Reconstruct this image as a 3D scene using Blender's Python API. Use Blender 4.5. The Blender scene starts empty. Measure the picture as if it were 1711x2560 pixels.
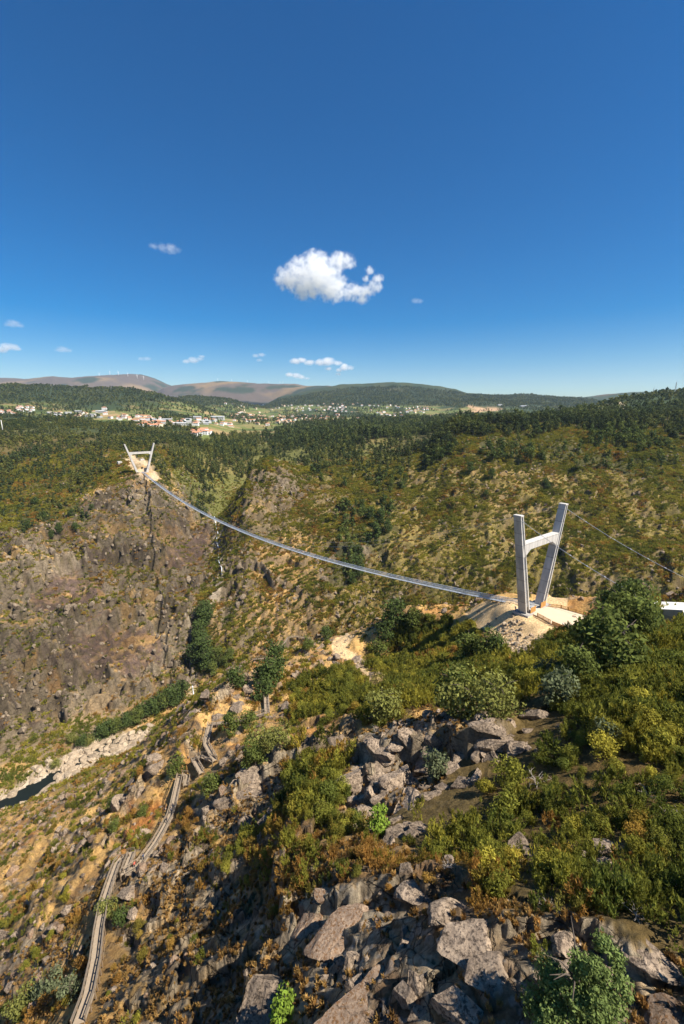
import bpy, bmesh, math, random
import numpy as np
from mathutils import Vector, Matrix

rnd = random.Random(516)
rng = np.random.default_rng(516)
scene = bpy.context.scene
COL = scene.collection
R = math.radians

# ------------------------------------------------------------------ camera
F = 1100.0                       # focal length in pixels of the 1711x2560 photograph
PITCH = math.atan(250.0 / F)
CW, CH = 1711.0, 2560.0
cam_data = bpy.data.cameras.new('camera')
cam_data.sensor_fit = 'VERTICAL'
cam_data.sensor_height = 24.0
cam_data.lens = F / CH * 24.0
cam_data.clip_start = 0.5
cam_data.clip_end = 60000
cam = bpy.data.objects.new('camera', cam_data)
cam.rotation_euler = (math.pi / 2 - PITCH, 0, 0)
COL.objects.link(cam)
scene.camera = cam

# ------------------------------------------------------------------ sky and sun
SUN_EL = R(51.5)
SUN_H = Vector((0.90, -0.43)).normalized()       # horizontal direction towards the sun
world = bpy.data.worlds.new('World')
scene.world = world
world.use_nodes = True
wn = world.node_tree
wn.nodes.clear()
sky = wn.nodes.new('ShaderNodeTexSky')
sky.sky_type = 'NISHITA'
sky.sun_disc = False
sky.sun_elevation = SUN_EL
sky.sun_rotation = math.atan2(SUN_H.x, SUN_H.y)
sky.altitude = 300
sky.air_density = 1.0
sky.dust_density = 0.0
sky.ozone_density = 4.0
hsv = wn.nodes.new('ShaderNodeHueSaturation')
hsv.inputs['Saturation'].default_value = 1.62
hsv.inputs['Value'].default_value = 1.0
hsv.inputs['Hue'].default_value = 0.505
bg = wn.nodes.new('ShaderNodeBackground')
bg.inputs['Strength'].default_value = 0.060
wo = wn.nodes.new('ShaderNodeOutputWorld')
wn.links.new(sky.outputs[0], hsv.inputs['Color'])
wn.links.new(hsv.outputs[0], bg.inputs[0])
wn.links.new(bg.outputs[0], wo.inputs[0])

sun_data = bpy.data.lights.new('sun', 'SUN')
sun_data.energy = 5.0
sun_data.angle = R(0.5)
sun_data.color = (1.0, 0.93, 0.82)
sun = bpy.data.objects.new('sun', sun_data)
to_sun = Vector((SUN_H.x * math.cos(SUN_EL), SUN_H.y * math.cos(SUN_EL), math.sin(SUN_EL)))
sun.rotation_euler = to_sun.to_track_quat('Z', 'Y').to_euler()
sun.location = (300, 0, 300)
COL.objects.link(sun)

scene.view_settings.view_transform = 'Standard'
scene.view_settings.look = 'None'
scene.view_settings.exposure = 0.92
scene.view_settings.gamma = 1.0
scene.render.engine = 'CYCLES'
scene.cycles.volume_bounces = 14
scene.cycles.max_bounces = 8
scene.cycles.transparent_max_bounces = 16

# ------------------------------------------------------------------ projection helpers
CP, SP = math.cos(PITCH), math.sin(PITCH)

def P(px, py, c):
    """world point seen at photograph pixel (px, py) at depth c along the view axis"""
    a = (px - CW / 2) / F
    b = (CH / 2 - py) / F
    return Vector((a * c, (CP + b * SP) * c, (-SP + b * CP) * c))

def project(x, y, z):
    c = y * CP - z * SP
    cs = np.where(np.abs(c) < 1e-3, 1e-3, c)
    b = (y * SP + z * CP) / cs
    return CW / 2 + F * x / cs, CH / 2 - F * b, c

# ------------------------------------------------------------------ numpy noise
def _hash(ix, iy, s):
    h = (ix.astype(np.int64) * 374761393 + iy.astype(np.int64) * 668265263 + s * 1274126177) & 0xffffffff
    h = ((h ^ (h >> 13)) * 1274126177) & 0xffffffff
    h = h ^ (h >> 16)
    return (h & 0xffffff) / float(0xffffff)

def vnoise(x, y, s=0):
    ix = np.floor(x); iy = np.floor(y)
    fx = x - ix; fy = y - iy
    ux = fx * fx * fx * (fx * (fx * 6 - 15) + 10); uy = fy * fy * fy * (fy * (fy * 6 - 15) + 10)
    a = _hash(ix, iy, s); b = _hash(ix + 1, iy, s); c = _hash(ix, iy + 1, s); d = _hash(ix + 1, iy + 1, s)
    return (a + (b - a) * ux + (c - a) * uy + (a - b - c + d) * ux * uy) * 2 - 1

def fbm(x, y, s=0, n=4, g=0.5):
    v = 0; a = 1.0; t = 0
    for i in range(n):
        v = v + a * vnoise(x * 2 ** i + 17.3 * i, y * 2 ** i - 9.1 * i, s + i); t += a; a *= g
    return v / t

def ridged(x, y, s=0, n=3):
    v = 0; a = 1.0; t = 0
    for i in range(n):
        v = v + a * (1 - 2 * np.abs(vnoise(x * 2 ** i, y * 2 ** i, s + i))); t += a; a *= 0.5
    return v / t

def facets(x, y, s=0):
    """cellular field: every cell is a tilted plate; returns plate height and edge distance"""
    ix = np.floor(x); iy = np.floor(y)
    d1 = np.full(x.shape, 9.0); d2 = np.full(x.shape, 9.0); h = np.zeros(x.shape)
    for ox in (-1, 0, 1):
        for oy in (-1, 0, 1):
            jx = ix + ox; jy = iy + oy
            cx = jx + 0.5 + 0.45 * (_hash(jx, jy, s) * 2 - 1); cy = jy + 0.5 + 0.45 * (_hash(jx, jy, s + 1) * 2 - 1)
            dx = x - cx; dy = y - cy
            d = dx * dx + dy * dy
            hh = _hash(jx, jy, s + 2) * 2 - 1 + (_hash(jx, jy, s + 3) * 2 - 1) * dx * 1.4 + (_hash(jx, jy, s + 4) * 2 - 1) * dy * 1.4
            nearer = d < d1
            d2 = np.where(nearer, d1, np.minimum(d2, d))
            h = np.where(nearer, hh, h)
            d1 = np.where(nearer, d, d1)
    return h, np.sqrt(d2) - np.sqrt(d1)

def sstep(a, b, x):
    t = np.clip((x - a) / (b - a), 0, 1)
    return t * t * (3 - 2 * t)

def inpoly(px, py, poly):
    r = np.zeros(px.shape, bool)
    n = len(poly)
    for i in range(n):
        x1, y1 = poly[i]; x2, y2 = poly[(i + 1) % n]
        if y1 == y2:
            continue
        c = ((y1 > py) != (y2 > py)) & (px < (x2 - x1) * (py - y1) / (y2 - y1) + x1)
        r ^= c
    return r

def polydist(x, y, pts):
    d = np.full(x.shape, 1e9)
    for (x1, y1), (x2, y2) in zip(pts[:-1], pts[1:]):
        dx, dy = x2 - x1, y2 - y1
        t = np.clip(((x - x1) * dx + (y - y1) * dy) / (dx * dx + dy * dy), 0, 1)
        d = np.minimum(d, np.hypot(x - x1 - t * dx, y - y1 - t * dy))
    return d

# ------------------------------------------------------------------ key places
AX = Vector((-317, 403, 0)).normalized()          # bridge axis, near bank to far bank
LAT = Vector((AX.y, -AX.x, 0))                    # across the bridge, to the right
NEAR_T = Vector((67.0, 143.6, -67.2))
FAR_T = P(356, 1181, 550)
RIVER = [(-330, 120), (-240, 190), (-203, 226), (-172, 270), (-112, 290), (-40, 312), (60, 310), (140, 290), (225, 264), (380, 215), (600, 160)]
WATER_Z = -236.0

# ------------------------------------------------------------------ terrain control points (px, py, depth)
CTRL = [
 # foreground, bank under the camera
 (-150,2560,95),(0,2560,84),(100,2560,66),(200,2560,57),(300,2560,51.5),(420,2560,46.5),(560,2560,41),(700,2560,36),(850,2560,30),(1000,2560,27.5),(1200,2560,25),(1400,2560,23.5),(1600,2560,22.5),(1800,2560,22),
 (-150,2350,130),(0,2350,115),(120,2350,91),(245,2350,77),(380,2350,68),(520,2350,58),(680,2350,47),(850,2350,38),(1000,2350,34),(1200,2350,30),(1450,2350,27.5),(1711,2350,26),
 (0,2200,155),(130,2200,120),(270,2200,94),(400,2200,83),(550,2200,70),(700,2200,56),(850,2200,46),(1000,2200,42),(1250,2200,36.5),(1500,2200,33),(1750,2200,31),
 (-100,2080,235),(0,2100,200),(120,2080,175),(240,2080,145),(330,2080,112),(450,2060,105),(600,2050,85),(750,2050,69),(900,2050,60),(1100,2050,52),(1350,2050,45),(1600,2050,40),(1800,2050,38),
 (120,2010,215),(220,1990,190),(340,1980,150),(440,1990,121),(540,1970,108),(650,1950,98),(760,1930,90),(900,1930,76),(1100,1930,63),(1350,1930,54),(1600,1930,47),(1800,1930,45),
 (300,1920,235),(380,1890,175),(470,1870,132),(540,1850,130),(640,1840,124),(760,1830,112),(900,1830,95),(1050,1820,82),(1250,1820,68),(1450,1820,59),(1700,1820,53),
 (390,1830,200),(460,1790,170),(530,1770,150),(620,1760,148),(720,1750,144),(860,1740,136),(1000,1740,119),(1150,1740,97),(1350,1740,77),(1550,1740,67),(1750,1740,60),
 (420,1800,212),(480,1760,188),(560,1700,188),(640,1690,170),(720,1680,172),(830,1670,172),(960,1660,172),(1100,1660,146),(1250,1660,119),(1400,1650,98),(1550,1650,85),(1720,1650,76),
 (620,1665,195),(700,1638,204),(780,1615,206),(860,1600,205),(900,1590,204),(960,1560,205),(1030,1525,203),(985,1645,191),(1090,1590,180),(1100,1530,194),(1180,1550,172),(1180,1525,178),(1230,1512,168),(1290,1545,153),(1345,1560,146),(1400,1560,139),(1460,1560,128),(1560,1560,114),(1690,1550,108),(1760,1550,106),
 (1390,1512,155),(1440,1505,152),(1500,1495,146),(1600,1500,130),(1711,1510,126),(1800,1500,126),
 # far gorge wall
 (-100,1850,330),(0,1850,325),(100,1800,340),(0,1700,350),(150,1700,362),(250,1700,372),(350,1690,380),(440,1690,385),
 (0,1550,385),(150,1550,400),(300,1550,418),(400,1550,428),(470,1520,430),(0,1420,425),(150,1400,448),(300,1400,468),(420,1400,485),(500,1400,505),
 (0,1280,500),(150,1280,510),(280,1260,520),(420,1290,525),(500,1290,560),(330,1195,547),(395,1195,549),(356,1181,552),
 (100,1180,600),(200,1170,600),(280,1140,620),(356,1150,600),(430,1170,610),(500,1200,640),
 (0,1130,700),(150,1110,740),(300,1100,760),(450,1110,760),(-100,1060,900),(0,1062,930),(150,1060,960),(300,1068,980),(420,1085,960),(520,1110,900),
 # ravine and middle hill
 (550,1330,598),(548,1270,640),(530,1420,500),(515,1480,465),(490,1600,415),(594,1310,494),(620,1240,520),(596,1420,460),(640,1170,545),(660,1150,560),(700,1160,560),(760,1200,560),
 (600,1550,412),(700,1580,392),(700,1450,440),(700,1320,495),(800,1560,390),(800,1420,440),(820,1300,500),(840,1220,560),
 (900,1560,388),(930,1420,436),(930,1280,510),(930,1170,620),
 (1050,1500,390),(1050,1380,430),(1080,1250,510),(1080,1160,600),
 (1200,1490,378),(1200,1350,428),(1220,1230,505),(1220,1150,590),
 (1400,1480,360),(1400,1350,410),(1400,1230,485),(1400,1140,580),
 (1600,1470,342),(1600,1350,392),(1600,1230,460),(1600,1150,540),(1750,1450,335),(1750,1300,410),(1750,1180,520),
 # plateau behind the gorge
 (560,1130,800),(640,1115,880),(760,1140,760),(850,1110,800),(960,1095,820),(1080,1088,850),(1200,1085,880),(1330,1082,880),(1450,1075,850),(1600,1070,800),(1750,1060,760),
 (620,1100,1000),(700,1100,1000),(560,1085,1200),(680,1075,1350),(780,1075,1250),
 (0,1045,1400),(150,1048,1450),(300,1055,1450),(450,1066,1450),(560,1062,1700),(700,1058,1800),(850,1056,1700),
 (0,1022,2000),(150,1028,2000),(300,1034,2000),(450,1044,2100),(600,1042,2500),(750,1042,2600),(900,1045,2400),(1050,1052,2300),(1200,1050,2300),(1350,1050,2200),
 (200,1022,2600),(600,1030,3500),(900,1030,3500),(1150,1033,3500),(1400,1035,3500),
 (1500,1040,1150),(1600,1020,1200),(1700,1010,1200),(1800,1005,1200),
 (100,1018,5000),(400,1020,5000),(800,1018,5500),(1200,1020,5500),(1600,1018,5000),(850,1026,13000),(0,1026,13000),(1700,1026,13000),
]
HID = [  # hidden ground: (x, y, z)
 (-330,120,-238),(-240,190,-237),(-203,226,-237),(-172,270,-237),(-112,290,-236),(-40,312,-235),(60,310,-232),(140,290,-230),(225,264,-228),(380,215,-225),
 (-35,255,-185),(40,255,-170),(110,235,-155),(180,205,-140),(-85,255,-196),(300,160,-130),
 (85,205,-112),(120,175,-92),(0,232,-140),(-50,240,-160),(40,226,-128),
 # the ground stays below the lens and behind it
 (0,8,-33),(12,10,-31),(-12,10,-42),(-40,20,-68),(30,15,-27),(-80,30,-98),
]
cp = np.array([tuple(P(*q)) for q in CTRL] + [tuple(q) for q in HID], float)
cr = np.hypot(cp[:, 0], cp[:, 1])
cu = np.arctan2(cp[:, 0], cp[:, 1]); cv = np.log(cr) * 0.9
cval = cp[:, 2] / cr
def tps(d2):
    return 0.5 * d2 * np.log(d2 + 1e-12)
n = len(cp)
K = tps((cu[:, None] - cu[None]) ** 2 + (cv[:, None] - cv[None]) ** 2) + np.eye(n) * 2e-4
A = np.zeros((n + 3, n + 3)); A[:n, :n] = K; A[:n, n] = 1; A[:n, n + 1] = cu; A[:n, n + 2] = cv; A[n:, :n] = A[:n, n:].T
wgt = np.linalg.solve(A, np.concatenate([cval, np.zeros(3)]))
def base_t(u, v):
    o = np.zeros(u.shape)
    uf, vf = u.ravel(), v.ravel(); of = o.ravel()
    for i in range(0, len(uf), 20000):
        a, b = uf[i:i + 20000], vf[i:i + 20000]
        of[i:i + 20000] = tps((a[:, None] - cu[None]) ** 2 + (b[:, None] - cv[None]) ** 2) @ wgt[:n] + wgt[n] + wgt[n + 1] * a + wgt[n + 2] * b
    return of.reshape(u.shape)

# rows: distance rings, columns: bearings (fine where the valley lies, coarse behind)
rows = [11.0]
while rows[-1] < 13500:
    r_ = rows[-1]
    if r_ < 240: st = max(0.12, r_ * 0.0062)
    elif r_ < 620: st = 1.3
    elif r_ < 1400: st = r_ * 0.0045
    else: st = r_ * 0.0125
    rows.append(r_ + st)
rows = np.array(rows)
fine = np.linspace(-R(51), R(51), 760)
coarse = np.linspace(R(51), R(309), 40)[1:-1]
NF = len(fine)
th = np.concatenate([fine, coarse])
NR, NT = len(rows), len(th)
# evaluate the smooth base on a coarser grid, then interpolate
gr = np.linspace(math.log(rows[0]), math.log(rows[-1]), 330)
gt = np.linspace(-R(51), R(51), 200)
GT, GR = np.meshgrid(gt, gr)
base = base_t(GT, GR * 0.9)
def samp(theta, r):
    fi = np.clip((np.log(r) - gr[0]) / (gr[1] - gr[0]), 0, len(gr) - 1.001)
    fj = np.clip((theta - gt[0]) / (gt[1] - gt[0]), 0, len(gt) - 1.001)
    i = fi.astype(int); j = fj.astype(int); a = fi - i; b = fj - j
    return (base[i, j] * (1 - a) * (1 - b) + base[i + 1, j] * a * (1 - b) + base[i, j + 1] * (1 - a) * b + base[i + 1, j + 1] * a * b) * r
TH, RR = np.meshgrid(th, rows)
thc = np.where(TH > math.pi, TH - 2 * math.pi, TH)
X = RR * np.sin(TH); Y = RR * np.cos(TH)
Z = samp(np.clip(thc, -R(51), R(51)), RR)
# behind the camera the two ends are joined by a smooth blend
w_back = np.clip((TH - R(51)) / R(258), 0, 1)
back = (TH > R(51.01))
zl = samp(np.full_like(RR, -R(51)), RR); zr = samp(np.full_like(RR, R(51)), RR)
wb = w_back * w_back * (3 - 2 * w_back)
Z = np.where(back, zr * (1 - wb) + zl * wb, Z)

# far ridges: crest lines (px, py) at a distance; slopes fall away on both sides
RIDGES = [
 (9000, 2600, [(-700,960),(-200,950),(0,945),(40,945),(85,948),(155,941),(200,945),(260,940),(300,938),(340,935),(370,937),(400,945),(430,960),(470,975),(520,990),(600,1020)]),
 (8000, 2200, [(380,990),(420,968),(470,960),(520,957),(560,953),(600,955),(640,958),(700,960),(740,960),(780,967),(850,985),(900,1015)]),
 (6800, 1500, [(560,1020),(600,997),(650,986),(700,975),(760,966),(820,964),(860,972),(920,1000)]),
 (5000, 1900, [(640,1022),(700,993),(800,971),(850,962),(900,960),(950,958),(980,956),(1020,958),(1080,965),(1130,972),(1160,983),(1200,985),(1230,988),(1300,986),(1350,990),(1400,995),(1440,996),(1500,1005),(1600,1015)]),
 (6500, 1800, [(1300,1010),(1400,996),(1450,992),(1500,986),(1560,980),(1620,980),(1711,985),(1900,980),(2300,990)]),
 (2750, 700, [(-500,955),(-100,962),(0,968),(50,965),(150,968),(220,970),(250,975),(300,972),(350,976),(400,985),(450,1000),(500,1014),(560,1030)]),
 (3900, 800, [(380,1015),(430,1000),(480,990),(550,995),(600,1005),(640,1015),(700,1028)]),
 (3300, 520, [(1020,1036),(1080,1026),(1150,1005),(1200,1000),(1250,1005),(1300,1018),(1370,1034)]),
 (1300, 420, [(1100,1090),(1250,1072),(1380,1046),(1450,1024),(1500,1010),(1550,998),(1600,991),(1650,985),(1690,981),(1711,982),(1900,970),(2300,980)]),
]
PXh = CW / 2 + F / CP * np.tan(np.clip(thc, -1.35, 1.35)) * 0.985
for dist, wid, line in RIDGES:
    lx = np.array([p[0] for p in line], float); ly = np.array([p[1] for p in line], float)
    crest = np.interp(PXh, lx, ly)
    bb = (CH / 2 - crest) / F
    slope_t = (-SP + bb * CP) / (CP + bb * SP)
    dd = dist * (1 + 0.10 * vnoise(PXh / 210.0 + dist, PXh * 0 + 3.1, 77))
    Yd = dd
    zc = slope_t * Yd
    q = (Y - dd) / wid
    prof = np.exp(-np.abs(q * 1.25) ** 1.7)
    inside = sstep(lx[0] - 60, lx[0] + 60, PXh) * (1 - sstep(lx[-1] - 60, lx[-1] + 60, PXh))
    nz = fbm(X / 420.0, Y / 420.0, 31, 4) * 26 * (dist / 5000.0) * np.clip(np.abs(q) * 1.6, 0, 1)
    bz = -0.012 * Yd
    zr_ = bz + (zc - bz) * prof + nz * prof
    kk = inside * sstep(0.30, 0.55, Y / dd) * (np.abs(thc) < 1.3)
    Z = np.maximum(Z, Z * (1 - kk) + zr_ * kk)
Z0 = Z.copy()

# image position of every vertex, used only to digitise land cover
PX, PY, CC = project(X, Y, Z0)
near = (CC > 0) & (CC < 240) & ~((CC > 200) & (Y > 225) & (X > -150))
rdist = polydist(X, Y, RIVER)
side = (CC > 0) & ~near & (CC < 640)

wk = np.where(near, 9.0, np.where(CC < 640, 30.0, 140.0))
wa = np.where(near, 26.0, np.where(CC < 640, 20.0, 9.0))
PXw = PX + wa * np.where(CC > 640, 3.0, 1.0) * fbm(X / wk, Y / wk, 301, 3) * 2
PYw = PY + wa * fbm(X / wk, Y / wk, 311, 3) * 2
def zone(polys, mask, warp=True):
    m = np.zeros(X.shape, bool)
    for p in polys:
        m |= inpoly(PXw if warp else PX, PYw if warp else PY, p)
    return (m & mask).astype(float)

def soften(m, k=2):
    for _ in range(k):
        m = (m + np.roll(m, 1, 0) + np.roll(m, -1, 0) + np.roll(m, 1, 1) + np.roll(m, -1, 1)) / 5
    return m

BROWNH = soften(zone([[(640,2010),(800,1990),(1010,2060),(1250,2210),(1200,2330),(1010,2260),(760,2260),(660,2330),(600,2200)]], near), 4)
HEATH = soften(zone([[(1760,1540),(1760,2400),(1560,2390),(1400,2300),(1180,2230),(1060,2120),(960,2080),(1000,1980),(1110,1930),(1180,1850),(1280,1760),(1330,1600),(1420,1590)],
                     [(1120,1560),(1180,1580),(1270,1650),(1290,1720),(1240,1760),(1010,1790),(760,1830),(690,1850),(720,1780),(760,1700),(880,1690),(930,1640),(1010,1560)],
                     [(1725,1540),(9000,1300),(9000,9000),(1740,9000),(1740,2700),(1720,2450)],[(720,1890),(840,1900),(860,2000),(790,2080),(730,1990)]], near), 4)
SAND = soften(zone([[(1160,1530),(1215,1505),(1300,1508),(1420,1488),(1420,1520),(1400,1570),(1375,1600),(1330,1650),(1280,1650),(1255,1590),(1190,1570)],
                    [(828,1602),(868,1580),(885,1590),(866,1622),(895,1638),(885,1655),(845,1645),(832,1628)],
                    [(880,1650),(895,1650),(940,1700),(925,1705)]], near, False), 2)
SLAB = soften(zone([[(760,2250),(1000,2250),(1070,2330),(1060,2560),(780,2560),(740,2350)],
                    [(1180,2380),(1500,2330),(1640,2480),(1711,2560),(1120,2560)],
                    [(990,2200),(1130,2180),(1160,2290),(1000,2290)],
                    [(860,1880),(1250,1740),(1370,1790),(1340,1880),(1150,1960),(1060,2080),(960,2110),(880,2010)]], near), 4)
BEDROCK = soften(zone([[(540,2350),(760,2230),(1080,2240),(1180,2330),(1500,2310),(1760,2400),(1760,2600),(540,2600)],[(860,1900),(1000,1840),(1150,1790),(1350,1770),(1370,1850),(1250,1930),(1180,2000),(1080,2090),(960,2120),(880,2010)],[(470,2010),(600,1950),(700,1890),(850,1840),(870,1900),(760,1960),(700,2060),(560,2120)],[(330,2220),(500,2100),(620,2200),(560,2600),(330,2600)]], near), 4)
CLIFF = soften(zone([[(-60,1340),(150,1310),(250,1240),(330,1195),(470,1225),(540,1290),(548,1400),(500,1480),(485,1700),(300,1760),(-60,1880)]], side), 6)
CRAG = soften(zone([[(610,1215),(690,1175),(760,1230),(690,1300),(640,1290),(600,1330)],[(520,1440),(600,1380),(650,1440),(640,1540),(560,1560)],[(820,1370),(900,1360),(930,1500),(860,1540),(800,1460)]], side), 6)
DARKSLAB = soften(zone([[(180,1590),(260,1540),(330,1590),(385,1560),(385,1660),(300,1690),(200,1690),(160,1640)],[(60,1480),(200,1430),(260,1480),(200,1540),(80,1530)],[(430,1330),(530,1310),(540,1380),(500,1450),(440,1440)]], side), 4)
FARSAND = soften(zone([[(318,1152),(350,1142),(382,1152),(388,1180),(372,1200),(335,1208),(318,1188)]], (CC > 480) & (CC < 720)), 2)
FOREST_L = zone([[(-80,1045),(480,1075),(520,1120),(590,1150),(560,1250),(505,1235),(470,1200),(400,1180),(290,1120),(270,1190),(215,1260),(200,1330),(60,1345),(-80,1300)]], (CC > 430) & (CC < 1450))
FOREST_R = zone([[(640,1105),(720,1080),(800,1068),(1000,1050),(1400,1045),(1800,1000),(1800,1290),(1560,1200),(1350,1175),(1130,1145),(1090,1180),(1000,1160),(880,1120),(780,1110)]], (CC > 470) & (CC < 1700))
PATCH_R = zone([[(830,1150),(900,1120),(1000,1150),(1010,1210),(960,1230),(900,1210),(860,1240)],[(860,1290),(990,1270),(1010,1340),(940,1390),(870,1370)],[(850,1380),(900,1380),(890,1480),(840,1460)],
                [(480,1180),(560,1180),(560,1250),(510,1290)],[(700,1100),(860,1090),(900,1150),(800,1210),(740,1150)]], (CC > 380) & (CC < 1200))
FIELDS = zone([[(480,1080),(620,1058),(760,1058),(800,1090),(760,1130),(660,1125),(560,1105)]], (CC > 900) & (CC < 2600))
STEEP = np.clip(rdist / 60.0, 0, 1)

# relief: big plates of jointed rock on the cliffs, finer ribs near by
def rot(x, y, a, sx, sy):
    return (x * math.cos(a) + y * math.sin(a)) / sx, (-x * math.sin(a) + y * math.cos(a)) / sy
WALK = [[(200,2575),(226,2510),(244,2430),(253,2350),(264,2280),(280,2222),(296,2172),(313,2149)],
        [(313,2149),(332,2146)],[(332,2146),(313,2197)],
        [(313,2197),(352,2165),(390,2113),(406,2088),(427,2050),(436,2020)],[(436,2020),(452,1947)],
        [(452,1947),(470,1946),(466,1972)],[(505,1941),(485,1906)],[(485,1906),(508,1898),(538,1910)],
        [(538,1910),(516,1870)],[(516,1870),(528,1818)],[(528,1818),(581,1812),(609,1808),(669,1790)],[(669,1790),(666,1742)],
        [(637,1653),(665,1651)],[(704,1629),(722,1614),(742,1604),(778,1601)]]
def hitZ(px, py, ZZ):
    d = P(px, py, 1.0)
    t = math.atan2(d.x, d.y); s_ = d.z / math.hypot(d.x, d.y)
    j = int(np.clip((t - fine[0]) / (fine[1] - fine[0]), 0, NF - 1))
    k = int(np.argmax(ZZ[:, j] >= s_ * rows))
    return (rows[k] * math.sin(t), rows[k] * math.cos(t))
walk_d = np.full(X.shape, 1e9)
for seg in WALK:
    walk_d = np.minimum(walk_d, polydist(X, Y, [hitZ(px, py, Z0) for px, py in seg]))
calm = sstep(1.0, 6.0, walk_d)
gorge = sstep(0, 1, np.clip((CC - 200) / 60, 0, 1)) * (1 - sstep(560, 720, CC)) * (CC > 0) * (1 - near)
rockish = np.clip(0.42 + 0.75 * CLIFF + 0.2 * CRAG, 0, 1.15) * (1 - .55 * DARKSLAB) * gorge
def on(mask, f):
    o_ = np.zeros(X.shape); o_[mask] = f(X[mask], Y[mask]); return o_
gm = gorge > 0.01
h1 = on(gm, lambda x, y: facets(*rot(x, y, 0.6, 30, 15), 11)[0])
h2 = on(gm, lambda x, y: facets(*rot(x + 2 * vnoise(x / 5, y / 5, 3), y, 0.5, 12, 6), 21)[0])
h3 = on(gm, lambda x, y: facets(*rot(x, y, 0.7, 5, 2.8), 41)[0])
D = rockish * (h1 * 5.2 + h2 * 4.6 + h3 * 2.4 + on(gm, lambda x, y: 4.0 * fbm(x / 48, y / 48, 5, 4) + 2.4 * ridged(*rot(x, y, 0.55, 26, 11), 7)))
ge = on(gm, lambda x, y: facets(*rot(x + 2 * vnoise(x / 5, y / 5, 3), y, 0.5, 12, 6), 21)[1])
CREV = (1 - sstep(.03, .14, ge)) * gm
D -= rockish * CLIFF * 1.6 * CREV
nearm = near * sstep(14, 24, RR)
rocky_near = np.clip(1 - HEATH * 0.8 - SAND * 0.85, 0.1, 1) * nearm * calm
amp = np.clip(CC / 90.0, 0.35, 1.25)
nm = nearm > 0.01
g1 = on(nm, lambda x, y: facets(*rot(x + 1.5 * vnoise(x / 4, y / 4, 8), y, -0.55, 11, 5), 51)[0])
g2 = on(nm, lambda x, y: facets(*rot(x, y + 0.8 * vnoise(x / 2, y / 2, 9), -0.5, 4.2, 1.9), 61)[0])
r1 = on(nm, lambda x, y: ridged(*rot(x, y, -0.5, 13, 5), 63))
r2 = on(nm, lambda x, y: ridged(*rot(x, y, -0.4, 3.5, 1.4), 66))
fe = on(nm, lambda x, y: facets(*rot(x, y + 0.8 * vnoise(x / 2, y / 2, 9), -0.5, 4.2, 1.9), 61)[1])
D += rocky_near * amp * (g1 * (0.65 + .9 * BEDROCK) + g2 * (0.42 + .55 * BEDROCK) + r1 * 1.0 + r2 * 0.28 - .5 * BEDROCK * (1 - sstep(.02, .10, fe)))
D += nearm * (CC < 75) * calm * (.20 * on(nm, lambda x, y: ridged(x / 1.3, y / .8, 68)) + .10 * on(nm, lambda x, y: fbm(x / .45, y / .45, 69, 3)))
D += nearm * calm * 1.3 * amp * fbm(X / 24, Y / 24, 15, 3)
D += np.clip((CC - 600) / 400, 0, 1) * fbm(X / 130, Y / 130, 25, 4) * np.clip(CC / 300, 0, 12)
D = np.where(back, D, soften(D, 1))
# scarps: rock steps that break off towards the river, traced along their rims
def signed(x, y, pts):
    best = np.full(x.shape, 1e9); sg = np.ones(x.shape)
    for (x1, y1), (x2, y2) in zip(pts[:-1], pts[1:]):
        dx, dy = x2 - x1, y2 - y1
        t = ((x - x1) * dx + (y - y1) * dy) / (dx * dx + dy * dy); tc_ = np.clip(t, 0, 1)
        d = np.hypot(x - x1 - tc_ * dx, y - y1 - tc_ * dy)
        s_ = np.sign(dx * (y - y1) - dy * (x - x1)); up_ = d < best
        best = np.where(up_, d, best); sg = np.where(up_, s_, sg)
    return best, sg
SCARPS = [
 (4.6, 9, 1.1, [(870,1985),(905,1950),(960,1915),(1060,1890),(1150,1880),(1240,1865),(1330,1805)]),
 (3.6, 7, 1.0, [(545,2050),(590,2005),(640,1965),(700,1925),(780,1885),(850,1855)]),
 (1.7, 4, .5, [(735,2370),(800,2290),(900,2250),(1000,2235),(1130,2250)]),
 (1.6, 4, .45, [(1170,2400),(1230,2370),(1330,2355),(1480,2350),(1600,2420),(1700,2440)]),
 (2.6, 5, .8, [(690,2150),(680,2260),(700,2360),(650,2480),(640,2590)]),
 (1.6, 4, .6, [(340,2240),(400,2200),(460,2170),(530,2090)]),
 (1.8, 4, .6, [(420,2560),(430,2440),(500,2330),(560,2260)]),
 (4.5, 8, 1.4, [(295,2070),(330,2010),(370,1960),(420,1915)]),
 (3.5, 8, 1.2, [(520,1800),(580,1730),(640,1700),(720,1690)]),
 (13, 30, 4, [(40,1510),(110,1460),(200,1430),(330,1405),(420,1440)]),
 (11, 28, 4, [(150,1625),(210,1580),(300,1555),(395,1570)]),
 (9, 24, 4, [(-20,1660),(60,1640),(140,1650),(240,1700)]),
 (9, 22, 4, [(425,1350),(470,1320),(530,1300)]),
 (3.5, 14, 3.0, [(598,1250),(640,1205),(700,1195),(770,1240)]),
 (9, 22, 4, [(545,1470),(600,1430),(660,1425),(720,1480)]),
 (7, 18, 3.5, [(800,1420),(860,1385),(940,1390)]),
 (7, 20, 4, [(250,1300),(330,1265),(400,1280)]),
]
SCM = np.zeros(X.shape)
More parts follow.
